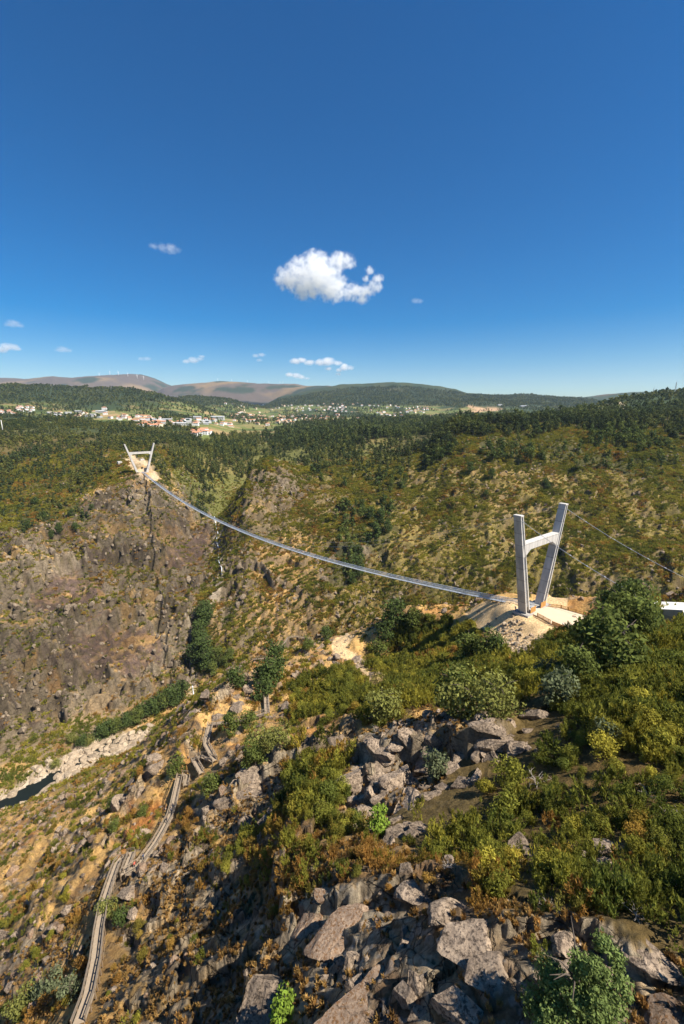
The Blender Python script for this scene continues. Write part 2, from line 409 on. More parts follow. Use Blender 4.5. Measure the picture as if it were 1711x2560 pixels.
for hh_, ramp, fall_, line in SCARPS:
    wl = [hitZ(px, py, Z0) for px, py in line]
    wx = [q[0] for q in wl]; wy = [q[1] for q in wl]; mg = ramp * 3
    m_ = (X > min(wx) - mg) & (X < max(wx) + mg) & (Y > min(wy) - mg) & (Y < max(wy) + mg)
    xs, ys = X[m_], Y[m_]; k_ = fall_ * 1.3
    xs = xs + k_ * (fbm(xs / (fall_ * 5), ys / (fall_ * 5), 501, 3) * 2 + .8 * vnoise(xs / fall_ / 1.3, ys / fall_ / 1.3, 507)); ys = ys + k_ * 2 * fbm(xs / (fall_ * 5), ys / (fall_ * 5), 503, 3)
    d_, s_ = signed(xs, ys, wl)
    ends = np.minimum(np.hypot(xs - wl[0][0], ys - wl[0][1]), np.hypot(xs - wl[-1][0], ys - wl[-1][1]))
    tap = sstep(0, ramp * .8, ends)
    D[m_] += tap * hh_ * np.where(s_ > 0, np.exp(-d_ / ramp), 1 - sstep(0, fall_, d_)) * calm[m_]
    SCM[m_] = np.maximum(SCM[m_], tap * np.where(s_ > 0, np.exp(-(d_ / (fall_ * 1.5)) ** 2), 1 - sstep(fall_ * .8, fall_ * 1.8, d_)))
# river bed
bed = (1 - sstep(-200, -180, X)) * (1 - sstep(5, 11, rdist + 3 * vnoise(X / 9, Y / 9, 91)))
Z = Z0 + D * np.clip(rdist / 25, 0.25, 1)
Z = np.where((CC < 420) & (RR < 700), np.minimum(Z, Z * (1 - bed) + (WATER_Z - 3.0) * bed), Z)
on_bank = (rdist < 45) & (bed < 0.5) & (RR < 450)
Z = np.where(on_bank, np.maximum(Z, WATER_Z + 0.3 + 0.12 * (rdist - 8) + 0.8 * vnoise(X / 6, Y / 6, 95)), Z)
# level pads for the towers
def pad(cx, cy, z, r0, r1):
    global Z
    d = np.hypot(X - cx, Y - cy)
    k = 1 - sstep(r0, r1, d)
    Z = Z * (1 - k) + z * k
tb = NEAR_T - AX * 13
pad(NEAR_T.x, NEAR_T.y, NEAR_T.z - 0.4, 6, 14)
pad(tb.x, tb.y, NEAR_T.z - 0.4, 10, 17)
pad(FAR_T.x, FAR_T.y, FAR_T.z - 0.3, 7, 15)
ANCH1 = Vector((81.2, 100.6, -48.4)); ANCH2 = Vector((105.3, 117.6, -49.5))
pad(ANCH1.x, ANCH1.y, ANCH1.z - 1.6, 4, 10)
pad(ANCH2.x, ANCH2.y, ANCH2.z - 1.6, 4, 10)

def ground(x, y):
    """terrain height under a world position"""
    t = math.atan2(x, y); r = math.hypot(x, y)
    i = int(np.clip(np.searchsorted(rows, r) - 1, 0, NR - 2)); a = (r - rows[i]) / (rows[i + 1] - rows[i])
    fj = (t - fine[0]) / (fine[1] - fine[0]); j = int(min(max(fj, 0), NF - 2)); b = min(max(fj - j, 0), 1)
    return float(Z[i, j] * (1 - a) * (1 - b) + Z[i + 1, j] * a * (1 - b) + Z[i, j + 1] * (1 - a) * b + Z[i + 1, j + 1] * a * b)

def hit(px, py, rmin=0.0):
    """ground point that the photograph shows at a pixel"""
    d = P(px, py, 1.0)
    t = math.atan2(d.x, d.y); s = d.z / math.hypot(d.x, d.y)
    fj = (t - fine[0]) / (fine[1] - fine[0]); j = int(min(max(fj, 0), NF - 2)); b = min(max(fj - j, 0), 1)
    col = Z[:, j] * (1 - b) + Z[:, j + 1] * b
    ab = (col >= s * rows) & (rows > rmin)
    k = int(np.argmax(ab)) if ab.any() else NR - 1
    r = rows[k]
    if k > 0:
        g0 = col[k - 1] - s * rows[k - 1]; g1_ = col[k] - s * rows[k]
        if g0 < 0 <= g1_:
            r = rows[k - 1] + (rows[k] - rows[k - 1]) * (-g0) / (g1_ - g0)
    x, y = r * math.sin(t), r * math.cos(t)
    return Vector((x, y, ground(x, y)))

# ------------------------------------------------------------------ land cover colours (base colour only)
dZr = np.gradient(Z, axis=0) / np.gradient(RR, axis=0)
dTh = np.gradient(th)[None, :]
dZt = np.gradient(Z, axis=1) / (RR * np.maximum(dTh, 1e-4))
dZt = np.where(back, 0, dZt)
SL = np.hypot(dZr, dZt)                       # slope (rise over run)
SLs = soften(SL, 3)
def c3(*v): return np.array(v, float)
def mixc(a, b, t): return a + (b - a) * np.clip(t, 0, 1)[..., None]
fN = lambda k, s, n=4: fbm(X / k, Y / k, s, n)
n1 = fN(60, 101); n2 = fN(14, 111); n3 = fN(3.5, 121); n4 = fN(1.1, 131, 3)
streak = fbm(*rot(X, Y, 0.75, 9, 1.6), 141, 3)
streak_n = fbm(*rot(X, Y, -0.5, 5.0, 1.0), 151, 4)
ROCK_A, ROCK_L, ROCK_D = c3(.225, .175, .115), c3(.37, .30, .205), c3(.105, .076, .054)
GRASS, GRASS2, RUST = c3(.52, .32, .115), c3(.34, .19, .070), c3(.40, .15, .034)
HEATHG, SANDC, FLOOR = c3(.120, .085, .030), c3(.66, .46, .24), c3(.050, .055, .020)
ones = np.ones(X.shape + (1,))
rock = mixc(ROCK_A * ones, ROCK_L, sstep(0.1, 0.7, n2 * 0.7 + n3 * 0.5))
rock = mixc(rock, ROCK_D, sstep(0.05, 0.6, streak * 0.8 + n1 * 0.7 + 0.15 * n2))
grass = mixc(GRASS * ones, GRASS2, sstep(-0.3, 0.6, n2 + n3 * 0.6))
# gorge walls: rock where steep, dry grass and heath on ledges
led = sstep(0.75, 1.25, SL + 0.25 * n2 + 0.2 * n3 + 0.35 * (CLIFF - 0.5))
wallc = mixc(mixc(grass, HEATHG * 1.5, sstep(-0.35, 0.25, n1 + 0.6 * n2 - 0.3 * CLIFF)), rock, np.clip(led * (0.55 + 0.45 * CLIFF) + 0.3 * sstep(0.2, 0.6, n3), 0, 1))
wallc = mixc(wallc, rock * .95, CRAG * .4 * sstep(-.3, .2, n3 + n2))
wallc = mixc(wallc, mixc(c3(.135, .088, .072) * ones, c3(.26, .165, .09), sstep(.1, .5, streak + .4 * n3)), DARKSLAB * .85)
wallc = mixc(wallc, mixc(c3(.185, .158, .042) * ones, c3(.250, .178, .062), sstep(-.1, .5, n2 + .5 * n1)), (1 - CLIFF) * sstep(700, 1000, PX) * 0.75 * (1 - .7 * sstep(.25, .6, n3 + n2)))
wallc = mixc(wallc, rock * 1.1, SCM * sstep(.8, 1.4, SL + .3 * n2) * .85)
wallc = mixc(wallc, c3(.12, .095, .032) * ones, CREV * CLIFF * .55)
wallc = mixc(wallc, grass * .95, CLIFF * sstep(.2, .5, fbm(*rot(X + 8 * n2, Y + 8 * n1, .666, 42, 9), 205, 3) + .25 * n3) * .65)
wallc = mixc(wallc, mixc(rock, grass * .8, sstep(.1, .5, n2)), soften(zone([[(-60,1700),(200,1700),(480,1690),(470,1760),(260,1850),(-60,1990)]], side), 4) * .7)
RAV = polydist(PX, PY, [(538,1285),(548,1330),(540,1370),(556,1440),(545,1480),(500,1560),(485,1640),(480,1760)])
wallc = mixc(wallc, c3(.46, .375, .27) * ones, (1 - sstep(5, 16, RAV + 6 * n3)) * side * .8)
# near bank
rn = np.clip(sstep(-0.15, 0.45, streak_n + 0.5 * n2 + 0.35 * (SLs - 0.9)), 0, 1)
rockn = mixc(ROCK_A * ones, ROCK_L, sstep(-0.1, 0.7, n4 + n2))
rockn = mixc(rockn, ROCK_D, sstep(0.15, 0.7, n3 + 0.4 * streak_n))
nearc = mixc(mixc(grass, RUST, sstep(0.25, 0.6, fN(18, 161)) * 0.5), rockn, rn * 0.85)
slabc = mixc(rockn * 1.15, c3(.24, .135, .062), sstep(-0.1, 0.3, n3 + 0.7 * n4))
slabc = mixc(slabc, c3(.46, .41, .36), sstep(.25, .5, fN(.7, 165, 4) + .4 * n3) * .7)
nearc = mixc(nearc, slabc, SLAB * sstep(-0.6, 0.0, n2 + 0.3 * n3))
nearc = mixc(nearc, mixc(rockn * 1.1, grass, sstep(.15, .45, fN(2.2, 167) - .25 * (SL - .8))), BEDROCK * .8 * (1 - .5 * SLAB))
nearc = mixc(nearc, c3(.13, .085, .035) * ones, BEDROCK * (1 - sstep(.01, .09, fe)) * .8)
nearc = mixc(nearc, c3(.20, .125, .06) * ones, BROWNH * .6)
nearc = mixc(nearc, HEATHG, HEATH * 0.9)
RUSTZ = soften(zone([[(300,2050),(400,2000),(420,2030),(330,2120),(290,2130)]], near), 4)
nearc = mixc(nearc, RUST, RUSTZ * 0.8)
nearc = mixc(nearc, mixc(rockn * 1.05, ROCK_D, sstep(.1, .6, streak_n)), SCM * sstep(.7, 1.3, SL + .4 * n3) * .9)
nearc = mixc(nearc, SANDC * (1 + 0.08 * n3[..., None]), sstep(0.3, 0.7, SAND + 0.25 * n3))
col = np.where(near[..., None], nearc, wallc * (.80 + .32 * np.clip(fN(34, 203) * 1.6 + .5 * streak, -1, 1) * np.clip(CLIFF + .5, 0, 1) - .06 * CLIFF)[..., None])
# river shingle
bankm = (1 - sstep(8, 18, rdist + 9 * n2)) * (RR < 480) * (CC < 420) * (1 - sstep(4, 11, Z - WATER_Z))
col = mixc(col, c3(.44, .36, .265) * (1 + 0.15 * n3[..., None]), bankm)
# plateau, valley and far hills
fl = mixc(FLOOR * ones, c3(.12, .105, .035), sstep(0, 0.6, fN(40, 171)))
col = mixc(col, fl, np.clip(soften(np.clip(FOREST_L + FOREST_R + PATCH_R, 0, 1), 4), 0, 1) * 0.8)
mid = sstep(780, 950, CC)
col = mixc(col, mixc(c3(.12, .12, .035) * ones, c3(.20, .15, .055), sstep(-.1, .5, n1)), sstep(540, 620, CC) * (PX > 430) * (PX < 1000))
strip = vnoise(X / 90.0, (Y + 0.25 * X) / 26.0, 181)
fieldc = mixc(c3(.125, .150, .040) * ones, c3(.24, .185, .075), sstep(0.15, 0.4, strip))
fieldc = mixc(fieldc, c3(.055, .075, .022), sstep(0.35, 0.5, vnoise(X / 70.0, Y / 40.0, 183)))
valley = mixc(fieldc, c3(.040, .058, .022), sstep(-0.1, 0.25, fbm(X / 210, Y / 300, 187, 3)))
fpoly = np.clip(FIELDS + zone([[(150,1022),(430,1036),(430,1062),(150,1045)],[(430,1040),(640,1040),(640,1062),(430,1062)]], (CC > 1100) & (CC < 3000)), 0, 1)
valley = mixc(valley, mixc(fieldc, c3(.30, .215, .10), sstep(0.1, 0.4, fN(160, 189))), fpoly)
woods = mixc(c3(.030, .046, .020) * ones, c3(.052, .062, .024), sstep(-0.2, 0.5, fbm(X / 130, Y / 190, 191, 5)))
hill = sstep(2250, 2500, CC) * (1 - sstep(4100, 4400, CC))
col = mixc(col, valley, mid)
col = mixc(col, woods, sstep(30, 60, Z + 22 * fN(300, 193)) * mid)
col = mixc(col, woods, FOREST_R * mid); col = mixc(col, woods * 1.25, FOREST_L * mid)
moor = mixc(c3(.105, .080, .062) * ones, c3(.22, .15, .078), sstep(-0.05, 0.5, fbm(X / 700, Y / 900, 195, 5)))
moor = mixc(moor, c3(.035, .048, .028), sstep(0.22, 0.4, fbm(X / 500, Y / 500, 197, 4)))
far5 = mixc(woods * 0.95, c3(.12, .075, .05), sstep(0.25, 0.5, fbm(X / 420, Y / 420, 199, 4)) * 0.6)
col = mixc(col, far5, sstep(4000, 4300, CC))
col = mixc(col, moor, sstep(5900, 6200, CC) * (PX < 900))
QUARRY = soften(zone([[(1165,1012),(1240,1010),(1245,1018),(1225,1036),(1180,1034),(1160,1022)]], (CC > 2200) & (CC < 4200)), 1)
col = mixc(col, c3(.42, .27, .15) * (1 + 0.3 * n1[..., None]), QUARRY)
col = mixc(col, c3(.50, .37, .23) * ones, FARSAND * sstep(-0.4, 0.1, fN(9, 201)))
TRACK = polydist(PX, PY, [(1085,1150),(1200,1185),(1330,1190),(1440,1240),(1560,1262)])
col = mixc(col, c3(.33, .22, .09) * ones, (1 - sstep(2, 5, TRACK)) * (CC > 350) * (CC < 700) * 0.8)
ROAD = polydist(PX, PY, [(1545,1008),(1560,1012),(1552,1028)])
col = mixc(col, c3(.6, .48, .32) * ones, (1 - sstep(2, 5, ROAD)) * (CC > 900) * (CC < 1700))
col = np.where((back & (RR < 600))[..., None], HEATHG * 1.1, col)
col = np.clip(col, 0.01, 0.85)
ROCKM = np.where(near, np.clip(np.maximum(np.maximum(rn * .85, BEDROCK), SCM) * (1 - HEATH) * (1 - SAND), 0, 1), np.clip(led * (.5 + .5 * CLIFF) + CRAG * .5, 0, 1) * gorge)

# ------------------------------------------------------------------ materials
def new_mat(name):
    m = bpy.data.materials.new(name); m.use_nodes = True
    nt = m.node_tree; nt.nodes.clear()
    out = nt.nodes.new('ShaderNodeOutputMaterial')
    return m, nt, out
def N(nt, t, **kw):
    nd = nt.nodes.new(t)
    for k, v in kw.items(): setattr(nd, k, v)
    return nd
def mat_simple(name, colr, rough=0.8, metal=0.0, var=0.15, scale=3.0, bump=0.0):
    m, nt, out = new_mat(name)
    p = N(nt, 'ShaderNodeBsdfPrincipled'); p.inputs['Roughness'].default_value = rough; p.inputs['Metallic'].default_value = metal
    tc = N(nt, 'ShaderNodeTexCoord'); nz = N(nt, 'ShaderNodeTexNoise'); nz.inputs['Scale'].default_value = scale; nz.inputs['Detail'].default_value = 5
    mr = N(nt, 'ShaderNodeMapRange'); mr.inputs[3].default_value = 1 - var; mr.inputs[4].default_value = 1 + var
    mx = N(nt, 'ShaderNodeMix', data_type='RGBA', blend_type='MULTIPLY'); mx.inputs[0].default_value = 1
    mx.inputs[6].default_value = (*colr, 1)
    nt.links.new(tc.outputs['Object'], nz.inputs['Vector']); nt.links.new(nz.outputs['Fac'], mr.inputs[0]); nt.links.new(mr.outputs[0], mx.inputs[7])
    nt.links.new(mx.outputs[2], p.inputs['Base Color']); nt.links.new(p.outputs[0], out.inputs[0])
    if bump:
        b = N(nt, 'ShaderNodeBump'); b.inputs['Strength'].default_value = bump; b.inputs['Distance'].default_value = 0.1
        nt.links.new(nz.outputs['Fac'], b.inputs['Height']); nt.links.new(b.outputs[0], p.inputs['Normal'])
    return m
def mat_terrain():
    m, nt, out = new_mat('terrain')
    p = N(nt, 'ShaderNodeBsdfPrincipled'); p.inputs['Roughness'].default_value = 0.95; p.inputs['Specular IOR Level'].default_value = 0.15
    at = N(nt, 'ShaderNodeAttribute', attribute_name='Col'); geo = N(nt, 'ShaderNodeNewGeometry')
    n_a = N(nt, 'ShaderNodeTexNoise'); n_a.inputs['Scale'].default_value = 1.8; n_a.inputs['Detail'].default_value = 9; n_a.inputs['Roughness'].default_value = 0.78
    n_b = N(nt, 'ShaderNodeTexNoise'); n_b.inputs['Scale'].default_value = 0.3; n_b.inputs['Detail'].default_value = 6; n_b.inputs['Roughness'].default_value = 0.65
    for q in (n_a, n_b): nt.links.new(geo.outputs['Position'], q.inputs['Vector'])
    m1 = N(nt, 'ShaderNodeMapRange'); m1.inputs[1].default_value = .3; m1.inputs[2].default_value = .7; m1.inputs[3].default_value = .42; m1.inputs[4].default_value = 1.55
    m2 = N(nt, 'ShaderNodeMapRange'); m2.inputs[1].default_value = .3; m2.inputs[2].default_value = .7; m2.inputs[3].default_value = .75; m2.inputs[4].default_value = 1.25
    nt.links.new(n_a.outputs['Fac'], m1.inputs[0]); nt.links.new(n_b.outputs['Fac'], m2.inputs[0])
    mu = N(nt, 'ShaderNodeMath', operation='MULTIPLY'); nt.links.new(m1.outputs[0], mu.inputs[0]); nt.links.new(m2.outputs[0], mu.inputs[1])
    mx = N(nt, 'ShaderNodeMix', data_type='RGBA', blend_type='MULTIPLY'); mx.inputs[0].default_value = 1
    nt.links.new(at.outputs['Color'], mx.inputs[6]); nt.links.new(mu.outputs[0], mx.inputs[7])
    # joints of the bare rock, at two sizes, bent by noise
    cur = mx.outputs[2]; hsum = n_a.outputs['Fac']
    wob = N(nt, 'ShaderNodeVectorMath', operation='MULTIPLY_ADD'); wob.inputs[1].default_value = (1.6, 1.6, 1.6); nt.links.new(n_b.outputs['Color'], wob.inputs[0]); nt.links.new(geo.outputs['Position'], wob.inputs[2])
    for sc_, wd in ((.5, .02), (.17, .018)):
        vo = N(nt, 'ShaderNodeTexVoronoi', feature='DISTANCE_TO_EDGE'); vo.inputs['Scale'].default_value = sc_; nt.links.new(wob.outputs[0], vo.inputs['Vector'])
        ck = N(nt, 'ShaderNodeMapRange'); ck.inputs[1].default_value = 0; ck.inputs[2].default_value = wd; ck.inputs[3].default_value = 1; ck.inputs[4].default_value = 0; nt.links.new(vo.outputs['Distance'], ck.inputs[0])
        ms_ = N(nt, 'ShaderNodeMath', operation='MULTIPLY'); nt.links.new(ck.outputs[0], ms_.inputs[0]); nt.links.new(at.outputs['Alpha'], ms_.inputs[1])
        mk = N(nt, 'ShaderNodeMix', data_type='RGBA'); mk.inputs[7].default_value = (.05, .038, .028, 1); sc2 = N(nt, 'ShaderNodeMath', operation='MULTIPLY'); sc2.inputs[1].default_value = .75
        nt.links.new(ms_.outputs[0], sc2.inputs[0]); nt.links.new(sc2.outputs[0], mk.inputs[0]); nt.links.new(cur, mk.inputs[6]); cur = mk.outputs[2]
        hs = N(nt, 'ShaderNodeMath', operation='SUBTRACT'); nt.links.new(hsum, hs.inputs[0]); nt.links.new(ms_.outputs[0], hs.inputs[1]); hsum = hs.outputs[0]
    nt.links.new(cur, p.inputs['Base Color'])
    b = N(nt, 'ShaderNodeBump'); b.inputs['Strength'].default_value = 0.9; b.inputs['Distance'].default_value = 0.6
    nt.links.new(hsum, b.inputs['Height']); nt.links.new(b.outputs[0], p.inputs['Normal'])
    nt.links.new(p.outputs[0], out.inputs[0])
    return m
def mat_leaf(name, colr, tint=False, trans=0.25, var=0.35):
    """foliage: base colour times a per-plant tint, a little light passing through"""
    m, nt, out = new_mat(name)
    d = N(nt, 'ShaderNodeBsdfDiffuse'); t = N(nt, 'ShaderNodeBsdfTranslucent'); ms = N(nt, 'ShaderNodeMixShader'); ms.inputs[0].default_value = trans
    geo = N(nt, 'ShaderNodeNewGeometry'); nz = N(nt, 'ShaderNodeTexNoise'); nz.inputs['Scale'].default_value = 0.9; nz.inputs['Detail'].default_value = 4
    nt.links.new(geo.outputs['Position'], nz.inputs['Vector'])
    mr = N(nt, 'ShaderNodeMapRange'); mr.inputs[1].default_value = .3; mr.inputs[2].default_value = .7; mr.inputs[3].default_value = 1 - var; mr.inputs[4].default_value = 1 + var
    nt.links.new(nz.outputs['Fac'], mr.inputs[0])
    mx = N(nt, 'ShaderNodeMix', data_type='RGBA', blend_type='MULTIPLY'); mx.inputs[0].default_value = 1
    nt.links.new(mr.outputs[0], mx.inputs[7])
    if tint:
        a = N(nt, 'ShaderNodeAttribute', attribute_type='INSTANCER', attribute_name='tint'); nt.links.new(a.outputs['Vector'], mx.inputs[6])
    else:
        mx.inputs[6].default_value = (*colr, 1)
    rr = N(nt, 'ShaderNodeMapRange'); rr.inputs[3].default_value = 0.75; rr.inputs[4].default_value = 1.3
    nt.links.new(geo.outputs['Random Per Island'], rr.inputs[0])
    my = N(nt, 'ShaderNodeMix', data_type='RGBA', blend_type='MULTIPLY'); my.inputs[0].default_value = 1
    nt.links.new(mx.outputs[2], my.inputs[6]); nt.links.new(rr.outputs[0], my.inputs[7])
    nt.links.new(my.outputs[2], d.inputs[0]); nt.links.new(my.outputs[2], t.inputs[0])
    nt.links.new(d.outputs[0], ms.inputs[1]); nt.links.new(t.outputs[0], ms.inputs[2]); nt.links.new(ms.outputs[0], out.inputs[0])
    return m
def mat_rock(name, a, b, lich, scale=1.0):
    m, nt, out = new_mat(name)
    p = N(nt, 'ShaderNodeBsdfPrincipled'); p.inputs['Roughness'].default_value = 0.9; p.inputs['Specular IOR Level'].default_value = 0.2
    geo = N(nt, 'ShaderNodeNewGeometry'); oi = N(nt, 'ShaderNodeObjectInfo')
    n_a = N(nt, 'ShaderNodeTexNoise'); n_a.inputs['Scale'].default_value = 1.1 * scale; n_a.inputs['Detail'].default_value = 9; n_a.inputs['Roughness'].default_value = 0.72
    n_b = N(nt, 'ShaderNodeTexNoise'); n_b.inputs['Scale'].default_value = 4.2 * scale; n_b.inputs['Detail'].default_value = 6; n_b.inputs['Roughness'].default_value = 0.7
    wv = N(nt, 'ShaderNodeTexVoronoi', feature='DISTANCE_TO_EDGE'); wv.inputs['Scale'].default_value = 0.3 * scale
    for q in (n_a, n_b): nt.links.new(geo.outputs['Position'], q.inputs['Vector'])
    cr_ = N(nt, 'ShaderNodeValToRGB'); e = cr_.color_ramp.elements
    e[0].position = .32; e[0].color = (*b, 1); e[1].position = .62; e[1].color = (*a, 1)
    nt.links.new(n_a.outputs['Fac'], cr_.inputs[0])
    l1 = N(nt, 'ShaderNodeMapRange'); l1.inputs[1].default_value = .50; l1.inputs[2].default_value = .60
    nt.links.new(n_b.outputs['Fac'], l1.inputs[0])
    mx = N(nt, 'ShaderNodeMix', data_type='RGBA'); mx.inputs[7].default_value = (*lich, 1)
    nt.links.new(l1.outputs[0], mx.inputs[0]); nt.links.new(cr_.outputs[0], mx.inputs[6])
    wob = N(nt, 'ShaderNodeVectorMath', operation='MULTIPLY_ADD'); wob.inputs[1].default_value = (2.2 / scale,) * 3; nt.links.new(n_a.outputs['Color'], wob.inputs[0]); nt.links.new(geo.outputs['Position'], wob.inputs[2]); nt.links.new(wob.outputs[0], wv.inputs['Vector'])
    ck = N(nt, 'ShaderNodeMapRange'); ck.inputs[1].default_value = .002; ck.inputs[2].default_value = .012; ck.inputs[3].default_value = .62; ck.inputs[4].default_value = 1; nt.links.new(wv.outputs['Distance'], ck.inputs[0])
    mr = N(nt, 'ShaderNodeMapRange'); mr.inputs[3].default_value = .75; mr.inputs[4].default_value = 1.25; nt.links.new(oi.outputs['Random'], mr.inputs[0])
    my = N(nt, 'ShaderNodeMix', data_type='RGBA', blend_type='MULTIPLY'); my.inputs[0].default_value = 1
    ck2 = N(nt, 'ShaderNodeMath', operation='MULTIPLY'); nt.links.new(mr.outputs[0], ck2.inputs[0]); nt.links.new(ck.outputs[0], ck2.inputs[1])
    nt.links.new(mx.outputs[2], my.inputs[6]); nt.links.new(ck2.outputs[0], my.inputs[7]); nt.links.new(my.outputs[2], p.inputs['Base Color'])
    ad = N(nt, 'ShaderNodeMath', operation='ADD'); nt.links.new(n_a.outputs['Fac'], ad.inputs[0])
    mm = N(nt, 'ShaderNodeMath', operation='MULTIPLY'); mm.inputs[1].default_value = .5; nt.links.new(n_b.outputs['Fac'], mm.inputs[0]); nt.links.new(mm.outputs[0], ad.inputs[1])
    ad2 = N(nt, 'ShaderNodeMath', operation='ADD'); nt.links.new(ad.outputs[0], ad2.inputs[0]); nt.links.new(ck.outputs[0], ad2.inputs[1]); ad = ad2
    bp = N(nt, 'ShaderNodeBump'); bp.inputs['Strength'].default_value = .8; bp.inputs['Distance'].default_value = .3
    nt.links.new(ad.outputs[0], bp.inputs['Height']); nt.links.new(bp.outputs[0], p.inputs['Normal'])
    nt.links.new(p.outputs[0], out.inputs[0])
    return m
def mat_concrete():
    m, nt, out = new_mat('concrete')
    p = N(nt, 'ShaderNodeBsdfPrincipled'); p.inputs['Roughness'].default_value = 0.85
    tc = N(nt, 'ShaderNodeTexCoord'); sx = N(nt, 'ShaderNodeSeparateXYZ'); nt.links.new(tc.outputs['Object'], sx.inputs[0])
    wv = N(nt, 'ShaderNodeMath', operation='FRACT'); dv = N(nt, 'ShaderNodeMath', operation='MULTIPLY'); dv.inputs[1].default_value = 1 / 4.2
    nt.links.new(sx.outputs[2], dv.inputs[0]); nt.links.new(dv.outputs[0], wv.inputs[0])
    lt = N(nt, 'ShaderNodeMath', operation='LESS_THAN'); lt.inputs[1].default_value = .06; nt.links.new(wv.outputs[0], lt.inputs[0])
    fl_ = N(nt, 'ShaderNodeMath', operation='FLOOR'); nt.links.new(dv.outputs[0], fl_.inputs[0])
    wn_ = N(nt, 'ShaderNodeTexWhiteNoise', noise_dimensions='1D'); nt.links.new(fl_.outputs[0], wn_.inputs['W'])
    nz = N(nt, 'ShaderNodeTexNoise'); nz.inputs['Scale'].default_value = .5; nz.inputs['Detail'].default_value = 8; nt.links.new(tc.outputs['Object'], nz.inputs['Vector'])
    m1 = N(nt, 'ShaderNodeMapRange'); m1.inputs[1].default_value = .3; m1.inputs[2].default_value = .7; m1.inputs[3].default_value = .74; m1.inputs[4].default_value = 1.12; nt.links.new(nz.outputs['Fac'], m1.inputs[0])
    mp = N(nt, 'ShaderNodeMapping'); mp.inputs['Scale'].default_value = (1.6, 1.6, .16); nt.links.new(tc.outputs['Object'], mp.inputs['Vector']); nt.links.new(mp.outputs[0], nz.inputs['Vector'])
    m2 = N(nt, 'ShaderNodeMapRange'); m2.inputs[3].default_value = .92; m2.inputs[4].default_value = 1.06; nt.links.new(wn_.outputs['Value'], m2.inputs[0])
    mu = N(nt, 'ShaderNodeMath', operation='MULTIPLY'); nt.links.new(m1.outputs[0], mu.inputs[0]); nt.links.new(m2.outputs[0], mu.inputs[1])
    sb = N(nt, 'ShaderNodeMath', operation='MULTIPLY_ADD'); sb.inputs[1].default_value = -.30; nt.links.new(lt.outputs[0], sb.inputs[0]); nt.links.new(mu.outputs[0], sb.inputs[2])
    mx = N(nt, 'ShaderNodeMix', data_type='RGBA', blend_type='MULTIPLY'); mx.inputs[0].default_value = 1; mx.inputs[6].default_value = (.52, .49, .445, 1)
    nt.links.new(sb.outputs[0], mx.inputs[7]); nt.links.new(mx.outputs[2], p.inputs['Base Color']); nt.links.new(p.outputs[0], out.inputs[0])
    return m
M = {
 'terrain': mat_terrain(), 'concrete': mat_concrete(),
 'paving': mat_simple('paving', (.56, .445, .31), .9, 0, .10, .6),
 'steel': mat_simple('galvanised_steel', (.55, .60, .66), .45, .35, .12, 2),
 'cable': mat_simple('cable', (.36, .37, .39), .5, .3, .1, 2),
 'timber': mat_simple('weathered_timber', (.29, .225, .155), .85, 0, .3, 2.5),
 'timber_dark': mat_simple('timber_post', (.23, .165, .105), .9, 0, .25, 4),
 'corten': mat_simple('rusty_brown_boards', (.42, .215, .055), .8, 0, .2, 2),
 'water': mat_simple('river_water', (.010, .014, .012), .35, 0, .2, .3),
 'foam': mat_simple('falling_water', (.75, .80, .85), .4, 0, .15, 2),
 'bark': mat_simple('bark', (.085, .065, .048), .95, 0, .3, 6),
 'deadwood': mat_simple('dead_wood', (.40, .345, .29), .9, 0, .2, 8),
 'rock': mat_rock('granite', (.36, .275, .195), (.125, .092, .066), (.075, .056, .042)),
 'rock_cliff': mat_rock('cliff_granite', (.275, .215, .148), (.135, .102, .070), (.08, .060, .044), 0.35),
 'rock_pale': mat_rock('pale_granite', (.48, .38, .265), (.31, .235, .155), (.22, .165, .11)),
 'rock_warm': mat_rock('lichen_granite', (.31, .225, .155), (.125, .085, .060), (.150, .078, .034), 1.2),
 'heath': mat_leaf('heath_leaves', (.1, .1, .02), True, .42),
 'green': mat_leaf('fresh_leaves', (.165, .215, .065), False, .35),
 'treeleaf': mat_leaf('forest_leaves', (.05, .06, .02), True, .3),
 'oak': mat_leaf('oak_leaves', (.125, .150, .038), False, .35),
 'oak_dark': mat_leaf('dark_oak_leaves', (.078, .108, .032), False, .3),
 'willow': mat_leaf('pale_leaves', (.210, .215, .058), False, .35),
 'bright': mat_leaf('bright_leaves', (.190, .270, .040), False, .3),
 'grey_leaf': mat_leaf('grey_green_leaves', (.140, .160, .082), False, .3),
 'tan_leaf': mat_leaf('dry_leaves', (.30, .22, .09), False, .3),
 'tuft': mat_leaf('straw', (.42, .28, .11), True, .3),
 'white': mat_simple('white_render', (.78, .76, .72), .9, 0, .06, .3),
 'cream': mat_simple('cream_render', (.70, .60, .44), .9, 0, .06, .3),
 'grey': mat_simple('grey_render', (.42, .41, .39), .9, 0, .08, .3),
 'tile': mat_simple('roof_tile', (.47, .215, .115), .9, 0, .18, .5),
 'tile_dark': mat_simple('old_roof_tile', (.37, .17, .10), .9, 0, .2, .5),
 'sheet': mat_simple('sheet_roof', (.62, .62, .62), .6, .2, .08, .3),
 'glass': mat_simple('window_pane', (.04, .05, .06), .2, 0, .1, 1),
 'turbine': mat_simple('white_paint', (.85, .86, .87), .5, 0, .03, 1),
 'mast': mat_simple('mast_steel', (.40, .38, .36), .6, .3, .1, 1),
}

for nd in M['water'].node_tree.nodes:
    if nd.type == 'BSDF_PRINCIPLED': nd.inputs['Specular IOR Level'].default_value = .12

